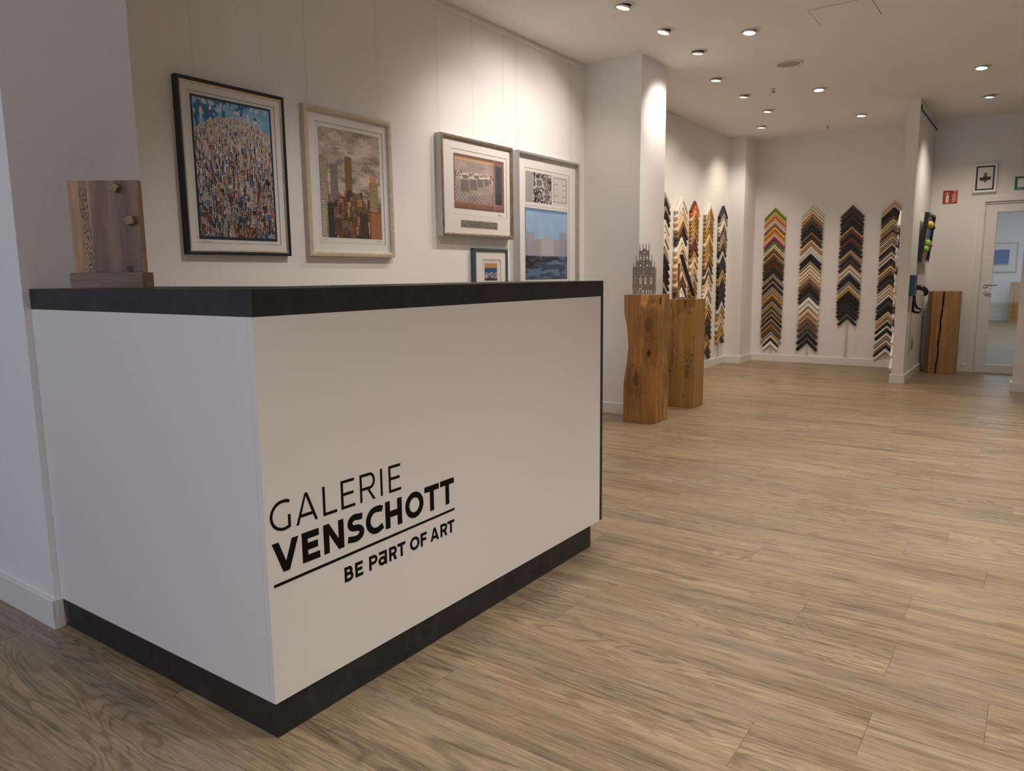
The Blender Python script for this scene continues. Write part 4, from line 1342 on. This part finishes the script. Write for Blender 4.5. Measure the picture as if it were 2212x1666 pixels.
def chevron(s, vt, d, tilt=0.0):
    """apex at origin, front at y=-d; face and lip along both arms"""
    m = MB()
    prof = [(0.0, 0.0), (0.0, -d * 0.92), (0.06, -d), (0.70, -d), (0.76, -d * 0.90), (0.80, -d * 0.62), (1.0, -d * 0.52), (1.0, 0.0)]
    for sg in (1, -1):
        ap = [(0.0, y, -vt * q) for q, y in prof]
        en = [(sg * (s - vt / 2 * q), y, -s - vt / 2 * q) for q, y in prof]
        k = len(prof)
        n = len(m.v); m.v += ap + en
        for i in range(k):
            j = (i + 1) % k
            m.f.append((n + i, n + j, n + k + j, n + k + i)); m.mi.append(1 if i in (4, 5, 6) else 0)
        m.f.append(tuple(n + k + i for i in range(k))); m.mi.append(0)
    return m


for key, (pos, data) in COLS.items():
    items = [(int(x[:-1]) / 1000, x[-1]) for x in data.split()]
    if key[0] == 'b': s0, d0, cap = 0.136, 0.020, 0.062
    elif key == 'pt': s0, d0, cap = 0.150, 0.030, 0.062
    else: s0, d0, cap = 0.140, 0.030, 0.072
    if key == 'b3': cap = 0.046
    if key == 'l2': s0, d0 = 0.160, 0.042
    if key == 'l3': s0 = 0.118
    zlow = items[-1][0]
    # slotted hanging rail behind the column
    zb_, zt_ = 0.10, items[0][0] - 0.03
    r = MB()
    for dx in (-0.017, -0.001, 0.013): r.box(dx, dx + 0.004, -0.006, 0, zb_, zt_)
    z = zb_
    while z < zt_:
        r.box(-0.017, 0.017, -0.005, 0, z, min(zt_, z + 0.010)); z += 0.034
    ro = r.build('sample_rail', M_rail)
    tag(ro, 'slotted metal hanging rail behind the ' + WHERE[key].replace('column', 'sample column', 1), 'wall rail', 'slotted rails behind the frame samples')
    if key[0] == 'b': ro.location = (XB, pos, 0); ro.rotation_euler = (0, 0, -PI / 2)
    elif key == 'pt': ro.location = (pos, -0.29, 0); ro.rotation_euler = (0, 0, PI)
    else: ro.location = (pos, 1.80, 0)
    rr = random.Random(key)
    for i, (z, ch) in enumerate(items):
        gap = (z - items[i + 1][0]) if i + 1 < len(items) else cap
        vt = min(gap * 0.93, cap)
        if ch == 'k' and gap > 0.05: vt = min(gap * 0.86, cap)
        if key in ('l3', 'l4', 'l5') and gap > 0.05: vt = min(gap * 0.9, 0.075)
        d = d0 * rr.uniform(0.8, 1.15); s = s0 * rr.uniform(0.97, 1.02)
        if key == 'b1' and i >= len(items) - 3: s = 0.104
        if key == 'b3' and i >= len(items) - 2: s = 0.112
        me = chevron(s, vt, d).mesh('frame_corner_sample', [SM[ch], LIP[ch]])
        o = bpy.data.objects.new('frame_corner_sample', me); COL.objects.link(o)
        off = 0.0065
        if key[0] == 'b': o.location = (XB - off, pos, z); o.rotation_euler = (0, 0, -PI / 2)
        elif key == 'pt': o.location = (pos, -0.29 + off, z); o.rotation_euler = (0, 0, PI)
        else: o.location = (pos, 1.80 - off, z)
        od = ordinal(i) + (' from top' if i else '')
        tag(o, '%s corner frame sample, %s in %s' % (PAL[ch][1], od, WHERE[key]), 'frame sample', 'frame corner samples, ' + WHERE[key])

# ------------------------------------------------------------------ signs and small pictures on the back wall
def wall_thing(name, label, cat, x, y, z, rz):
    return thing(name, label, cat, (x, y, z), rz)


M_red = plain('sign_red', (0.42, 0.018, 0.014), 0.4)
M_signw = plain('sign_cream', (0.78, 0.74, 0.58), 0.4)
M_green = plain('sign_green', (0.0, 0.17, 0.085), 0.4)
sg = wall_thing('fire_extinguisher_sign', 'red fire extinguisher sign with extinguisher and flames on the wall', 'sign', XB, -0.512, 1.893, -PI / 2)
MB().box(0, 0.142, -0.003, 0, 0, 0.146).build('sign_plate', M_red, sg)
sm = MB()
ex = [(0.030, 0.012), (0.060, 0.012), (0.060, 0.082), (0.055, 0.094), (0.049, 0.100), (0.049, 0.110), (0.062, 0.120), (0.060, 0.128), (0.036, 0.120), (0.026, 0.112), (0.020, 0.095), (0.014, 0.096), (0.020, 0.118), (0.032, 0.126), (0.058, 0.135), (0.064, 0.130), (0.066, 0.118), (0.052, 0.108), (0.052, 0.104), (0.041, 0.104), (0.041, 0.100), (0.035, 0.094), (0.030, 0.082)]
body_ = [(0.028, 0.012), (0.060, 0.012), (0.060, 0.084), (0.052, 0.098), (0.036, 0.098), (0.028, 0.084)]
sm.prism(body_, -0.0036, -0.003); sm.prism([(0.040, 0.098), (0.048, 0.098), (0.048, 0.112), (0.040, 0.112)], -0.0036, -0.003)
sm.prism([(0.036, 0.110), (0.060, 0.118), (0.060, 0.124), (0.036, 0.118)], -0.0036, -0.003)
stroke_pts = arc(0.040, 0.098, 0.022, 0.022, 90, 175, 8)
tmp = MB(); stroke(tmp, stroke_pts, 0.005, y=-0.0036); tmp.v = [(a, (-0.0036 if b < -1e-6 else -0.003), c) for a, b, c in tmp.v]
n_ = len(sm.v); sm.v += tmp.v; sm.f += [tuple(i + n_ for i in f) for f in tmp.f]; sm.mi += tmp.mi
for k in range(4):
    z0_ = 0.014 + k * 0.023
    fl = [(0.088, z0_), (0.112, z0_ + 0.006), (0.126, z0_ + 0.020), (0.130, z0_ + 0.036), (0.120, z0_ + 0.024), (0.104, z0_ + 0.014), (0.090, z0_ + 0.010)]
    sm.prism(fl, -0.0036, -0.003)
sm.prism([(0.100, 0.104), (0.110, 0.112), (0.112, 0.126), (0.104, 0.118)], -0.0036, -0.003)
sm.build('sign_symbol', M_signw, sg)
MB().box(0.098, 0.134, -0.0036, -0.003, 0.132, 0.140).build('sign_caption', M_signw, sg)

BX = framed('framed_picture', 'small white-framed yellow and black picture above the door frame', (XB, -0.795, 1.992), -PI / 2, 0.222, 0.308, 0.035, 0.024, M_white,
            (0.040, 0.182, 0.040, 0.268), M_paper, [], lip=0.010, matm=M_blackm)
xx_ = MB()
for (a, b, c, d) in ((0.040, 0.182, 0.040, 0.268),): xx_.box(a, b, -0.0262, -0.0250, c, d)
xx_.build('inner_sheet', M_matw, BX)
m = MB(); m.prism([(0.111 + 0.020 * math.cos(a * PI / 12), 0.160 + 0.052 * math.sin(a * PI / 12)) for a in range(24)], -0.030, -0.0262)
M_yel = plain('yellow_paint', (0.50, 0.36, 0.03), 0.5)
m.build('yellow_shape', M_yel, BX)
MB().prism([(0.062, 0.128), (0.160, 0.134), (0.165, 0.166), (0.060, 0.162)], -0.032, -0.0295).build('black_bar', M_black, BX)

gs = wall_thing('exit_sign', 'green and white square sign at the right edge beside the small picture', 'sign', XB, -1.180, 2.0, -PI / 2)
MB().box(0, 0.20, -0.004, 0, 0, 0.140).build('sign_plate', M_green, gs, bevel=0.002)
g2 = MB().box(0.026, 0.115, -0.0048, -0.004, 0.026, 0.118)
g2.build('sign_symbol', M_white, gs)
for k in range(5): pass
g3 = MB()
for k in range(6): g3.box(0.024 + k * 0.008, 0.029 + k * 0.008, -0.0046, -0.004, 0.008, 0.015)
g3.build('sign_caption', M_white, gs)

# ------------------------------------------------------------------ things on the partition wall (facing -y)
tb = thing('box_frame', 'deep black box frame with colourful balls hanging on the partition wall', 'framed picture', (7.96, -0.402, 1.243))
tb.rotation_euler = (math.radians(4.6), 0, 0)
bw_, bh_, bd_ = 0.62, 0.515, 0.042
frame_mesh(0, bw_, 0, bh_, [(0, 0), (0, -bd_), (0.022, -bd_), (0.022, -0.012), (0.018, -0.012), (0.018, 0)]).build('frame', M_black, tb)
MB().box(0.018, bw_ - 0.018, -0.012, -0.004, 0.018, bh_ - 0.018).build('backing', M_matw, tb)
cc = [(0.52, 0.36, 0.10), (0.02, 0.10, 0.42), (0.30, 0.45, 0.10), (0.55, 0.03, 0.02)]
names = ['yellow_panel', 'blue_panel', 'green_panel', 'red_panel']
for k, (c, n) in enumerate(zip(cc, names)):
    col = k % 2; row = 1 - k // 2
    x0_ = 0.05 + col * 0.27; z0_ = 0.05 + row * 0.215
    MB().box(x0_, x0_ + 0.24, -0.018, -0.012, z0_, z0_ + 0.19).build(n, plain(n, c, 0.5), tb)
bl = [(0.10, 0.39, (0.75, 0.50, 0.03), 0.040, 'yellow_ball'), (0.36, 0.37, (0.01, 0.02, 0.06), 0.030, 'black_ball'), (0.13, 0.20, (0.35, 0.60, 0.10), 0.038, 'green_ball'), (0.05, 0.135, (0.35, 0.60, 0.10), 0.036, 'green_ball'), (0.38, 0.18, (0.5, 0.03, 0.05), 0.028, 'red_ball'), (0.36, 0.145, (0.01, 0.01, 0.02), 0.024, 'black_ball')]
for (x, z, c, r, n) in bl:
    m = MB(); m.lathe([(0.001, -r)] + [(r * math.cos(a), r * math.sin(a)) for a in np.linspace(-1.4, 1.4, 11)] + [(0.001, r)], (x, -bd_ - r * 0.25, z), 20)
    m.build(n, plain(n + '_paint', c, 0.35), tb, smooth=True)
MB().tube([(0.07, -0.004, 0.46), (0.10, 0.032, 0.545), (0.14, -0.004, 0.46)], 0.0012, 6).build('hanging_wire', M_wire, tb)

bb = thing('canvas_picture', 'small picture with teal canvas edges beside the black sculpture', 'picture', (7.50, -0.400, 0.897))
MB().box(0, 0.20, -0.044, 0, 0, 0.208).build('canvas', M_teal, bb, bevel=0.002)
painted('printed_image', np.clip(np.stack([fbm(np.random.default_rng(k), 30, 30, 6, 3) for k in (1, 2, 3)], -1) * np.array([.8, .5, .7]) + 0.05, 0, 1), 0.196, 0.204, bb, 0.002, 0.002, -0.0445)

# black curved sculpture on the wall: hook, stem and swept foot
sc_ = thing('curved_sculpture', 'glossy black curved hook-shaped sculpture below the box frame', 'sculpture', (7.78, -0.400, 0.706))
m = MB()
m.tube([(0, -0.012, 0.262), (0, -0.055, 0.272), (0, -0.095, 0.262), (0, -0.122, 0.232), (0, -0.124, 0.205), (0, -0.110, 0.186)], [0.028, 0.027, 0.027, 0.026, 0.021, 0.012], 14)
m.build('hook', M_black, sc_, smooth=True)
m = MB()
m.tube([(0, -0.014, 0.262), (0, -0.016, 0.18), (0, -0.024, 0.11), (0, -0.048, 0.060), (0, -0.092, 0.038)], [0.016, 0.014, 0.014, 0.013, 0.006], 12)
m.tube([(0, -0.014, 0.15), (0, -0.012, 0.08), (0, -0.014, 0.03)], [0.010, 0.012, 0.012], 10)
m.build('stem', M_black, sc_, smooth=True)
m = MB(); m.tube([(0, -0.002, 0.030), (0, -0.030, 0.014), (0, -0.066, 0.008), (0, -0.090, 0.022)], [0.012, 0.014, 0.013, 0.006], 12)
m.build('foot', M_black, sc_, smooth=True)

ts = thing('grey_tassel', 'small grey fringed tassel hanging low on the partition wall', 'tassel', (7.76, -0.412, 0.322))
m = MB()
for k in range(9):
    dx = (k - 4) * 0.004
    m.tube([(dx * 0.3, -0.012, 0.14), (dx * 0.8, -0.013 - 0.003 * (k % 3), 0.07), (dx, -0.013 - 0.004 * (k % 2), 0.0 + 0.004 * (k % 3))], [0.0025, 0.0045, 0.0035], 6)
m.build('fringe', M_tassel, ts)
MB().tube([(0, -0.012, 0.135), (0, -0.008, 0.16), (0, 0.011, 0.178), (0, 0.012, 0.182)], 0.0018, 6).build('cord', M_steel, ts)

# picture seen beyond the door glass
framed('framed_picture', 'pale-framed blue picture seen through the door glass', (19.4, -0.42, 1.10), -PI / 2, 0.62, 0.665, 0.04, 0.03, M_champ,
       (0.10, 0.46, 0.15, 0.505), M_paper, [(art_blue_field(), 0.102, 0.458, 0.152, 0.503)], lip=0.01, glass=False)

# ------------------------------------------------------------------ ceiling fittings
DL = [(3.406, 0.782, 'nearest the pillar front, top edge', 'w'), (4.01, 0.777, '', 'n'), (4.38, 0.302, '', 'w'), (4.633, 0.772, '', 'w'), (5.497, 0.943, '', 'w'), (6.255, 0.947, '', 'n'),
      (6.413, 0.309, '', 'w'), (7.054, 0.96, '', 'w'), (7.884, 1.271, '', 'w'), (7.893, 0.214, '', 'w'), (6.459, -0.955, '', 'w'), (7.724, -0.951, '', 'w')]
DLAB = ['tilted ceiling downlight at the top edge of the photo', 'dim tilted ceiling downlight above the white pillar, second from front', 'bright round ceiling downlight nearest the access hatch', 'ceiling downlight directly right of the pillar top',
        'ceiling downlight left of the round ceiling speaker', 'thin flat-looking ceiling downlight beside the nearer sprinkler head', 'bright ceiling downlight right of the nearer sprinkler, mid ceiling', 'ceiling downlight second closest to the far left corner',
        'ceiling downlight closest to the far left corner', 'ceiling downlight closest to the partition top, left side', 'brighter right-hand ceiling downlight, nearer one before the door', 'right-hand ceiling downlight farther back, in front of the door']
# aim of each lamp (towards the wall or item it lights) as x,y tilt
AIM = [(-0.2, 0.7), (-0.35, 0.75), (-0.25, 0.1), (0.35, 0.42), (0.1, 0.35), (0.2, 0.5), (-0.3, -0.1), (0.1, 0.3), (0.15, 0.25), (-0.1, 0.15), (-0.35, 0.1), (0.25, 0.15)]


def downlight(x, y, label, aim, power, angle=1.9, group='ceiling downlights'):
    t = thing('ceiling_downlight', label, 'ceiling light', (x, y, CE), 0, group if label else None)
    MB().lathe([(0.048, 0.0), (0.048, -0.004), (0.052, -0.006), (0.072, -0.005), (0.076, -0.001), (0.076, 0.0)], seg=32).build('trim_ring', M_trim, t, smooth=True)
    d = Vector((aim[0], aim[1], -1)).normalized()
    q = Vector((0, 0, -1)).rotation_difference(Vector((d.x * 0.3, d.y * 0.3, d.z)).normalized())
    m = MB().lathe([(0.044, -0.003), (0.046, -0.010), (0.0455, -0.019), (0.042, -0.020), (0.041, -0.015), (0.03, -0.012)], seg=28)
    o = m.build('gimbal_ring', M_chrome, t, smooth=True); o.rotation_euler = q.to_euler()
    lm = MB().lathe([(0.001, -0.019), (0.022, -0.0205), (0.0405, -0.017), (0.0405, -0.014), (0.001, -0.014)], seg=24)
    o = lm.build('lamp', M_lamp, t, smooth=True); o.rotation_euler = q.to_euler()
    l = bpy.data.lights.new('downlight_or_fill_beam', 'SPOT'); l.energy = power; l.spot_size = angle; l.spot_blend = 1.0; l.color = SPOT_COL if x < 5 else (1.0, 0.84, 0.69); l.shadow_soft_size = 0.035
    lo = bpy.data.objects.new('downlight_or_fill_beam', l); COL.objects.link(lo)
    lo.location = (x + d.x * 0.05, y + d.y * 0.05, CE - 0.055); lo.rotation_euler = d.to_track_quat('-Z', 'Y').to_euler()
    return t


for (x, y, _, k), lab, aim in zip(DL, DLAB, AIM):
    downlight(x, y, lab, aim, SPOT_POWER * (0.56 if x < 4.2 else 0.55 if (x < 5 and y > 0.7) else 0.6 if y > 0.9 else 0.85 if x > 5 else 1.0))
# downlight row continued outside the frame, plus unseen spots added to brighten the room
for n_, (x, y, aim, pw) in enumerate([(2.75, 0.78, (0.1, 0.5), 0.45), (1.6, 0.2, (0.0, 0.35), 1.05), (1.1, -1.7, (0.0, 0.15), 1.9), (-0.4, -1.7, (-0.05, 0.2), 1.5), (3.0, -1.1, (0.1, 0.0), 2.3), (1.6, -3.0, (0.0, 0.25), 3.0), (-0.9, -2.2, (0.0, 0.0), 1.8), (4.6, -1.5, (0, 0), 2.0), (4.8, -3.0, (0, 0), 2.2), (-0.8, -3.6, (0, 0), 2.0)]):
    l = bpy.data.lights.new('downlight_or_fill_beam', 'SPOT'); l.energy = SPOT_POWER * pw; l.spot_size = 1.6; l.spot_blend = 0.9; l.color = (1.0, 0.92, 0.86); l.shadow_soft_size = 0.05
    lo = bpy.data.objects.new('downlight_or_fill_beam', l); COL.objects.link(lo); lo.location = (x, y, CE - 0.03)
    lo.rotation_euler = Vector((aim[0], aim[1], -1)).to_track_quat('-Z', 'Y').to_euler()

spk = thing('ceiling_speaker', 'round flat grey-green ceiling speaker between the downlights', 'ceiling speaker', (5.395, 0.306, CE))
MB().lathe([(0.088, 0), (0.088, -0.006), (0.092, -0.008), (0.112, -0.006), (0.114, 0)], seg=40).build('trim_ring', M_trim, spk, smooth=True)
MB().lathe([(0.001, -0.005), (0.088, -0.005), (0.088, 0), (0.001, 0)], seg=40).build('grille', M_gray, spk)
for (x, y, lab) in ((6.173, 0.648, 'small ceiling sprinkler head, the nearer of two'), (8.31, 0.646, 'small ceiling sprinkler head, the one near the back wall')):
    t = thing('sprinkler_head', lab, 'sprinkler', (x, y, CE), 0, 'ceiling sprinkler heads')
    MB().lathe([(0.018, 0), (0.018, -0.003), (0.009, -0.006), (0.009, -0.010), (0.001, -0.010)], seg=16).build('body', M_steel, t)
    MB().tube([(-0.008, 0, -0.009), (-0.010, 0, -0.018), (0, 0, -0.027), (0.010, 0, -0.018), (0.008, 0, -0.009)], 0.0028, 8).build('yoke', M_steel, t)
    MB().lathe([(0.001, -0.027), (0.016, -0.027), (0.016, -0.030), (0.001, -0.031)], seg=16).build('deflector', M_blackm, t)
ht = thing('access_hatch', 'flush square white access hatch in the ceiling', 'ceiling hatch', (4.385, -0.313, CE), 0)
hx, hy = 0.185, 0.188
h_ = MB()
for q in ((-hx, hx, -hy, -hy + 0.003), (-hx, hx, hy - 0.003, hy), (-hx, -hx + 0.003, -hy, hy), (hx - 0.003, hx, -hy, hy)): h_.box(q[0], q[1], q[2], q[3], -0.0008, 0)
h_.build('hatch_joint', M_joint, ht)
MB().box(-hx + 0.003, hx - 0.003, -hy + 0.003, hy - 0.003, -0.0015, 0).build('hatch_panel', M_ceil, ht)
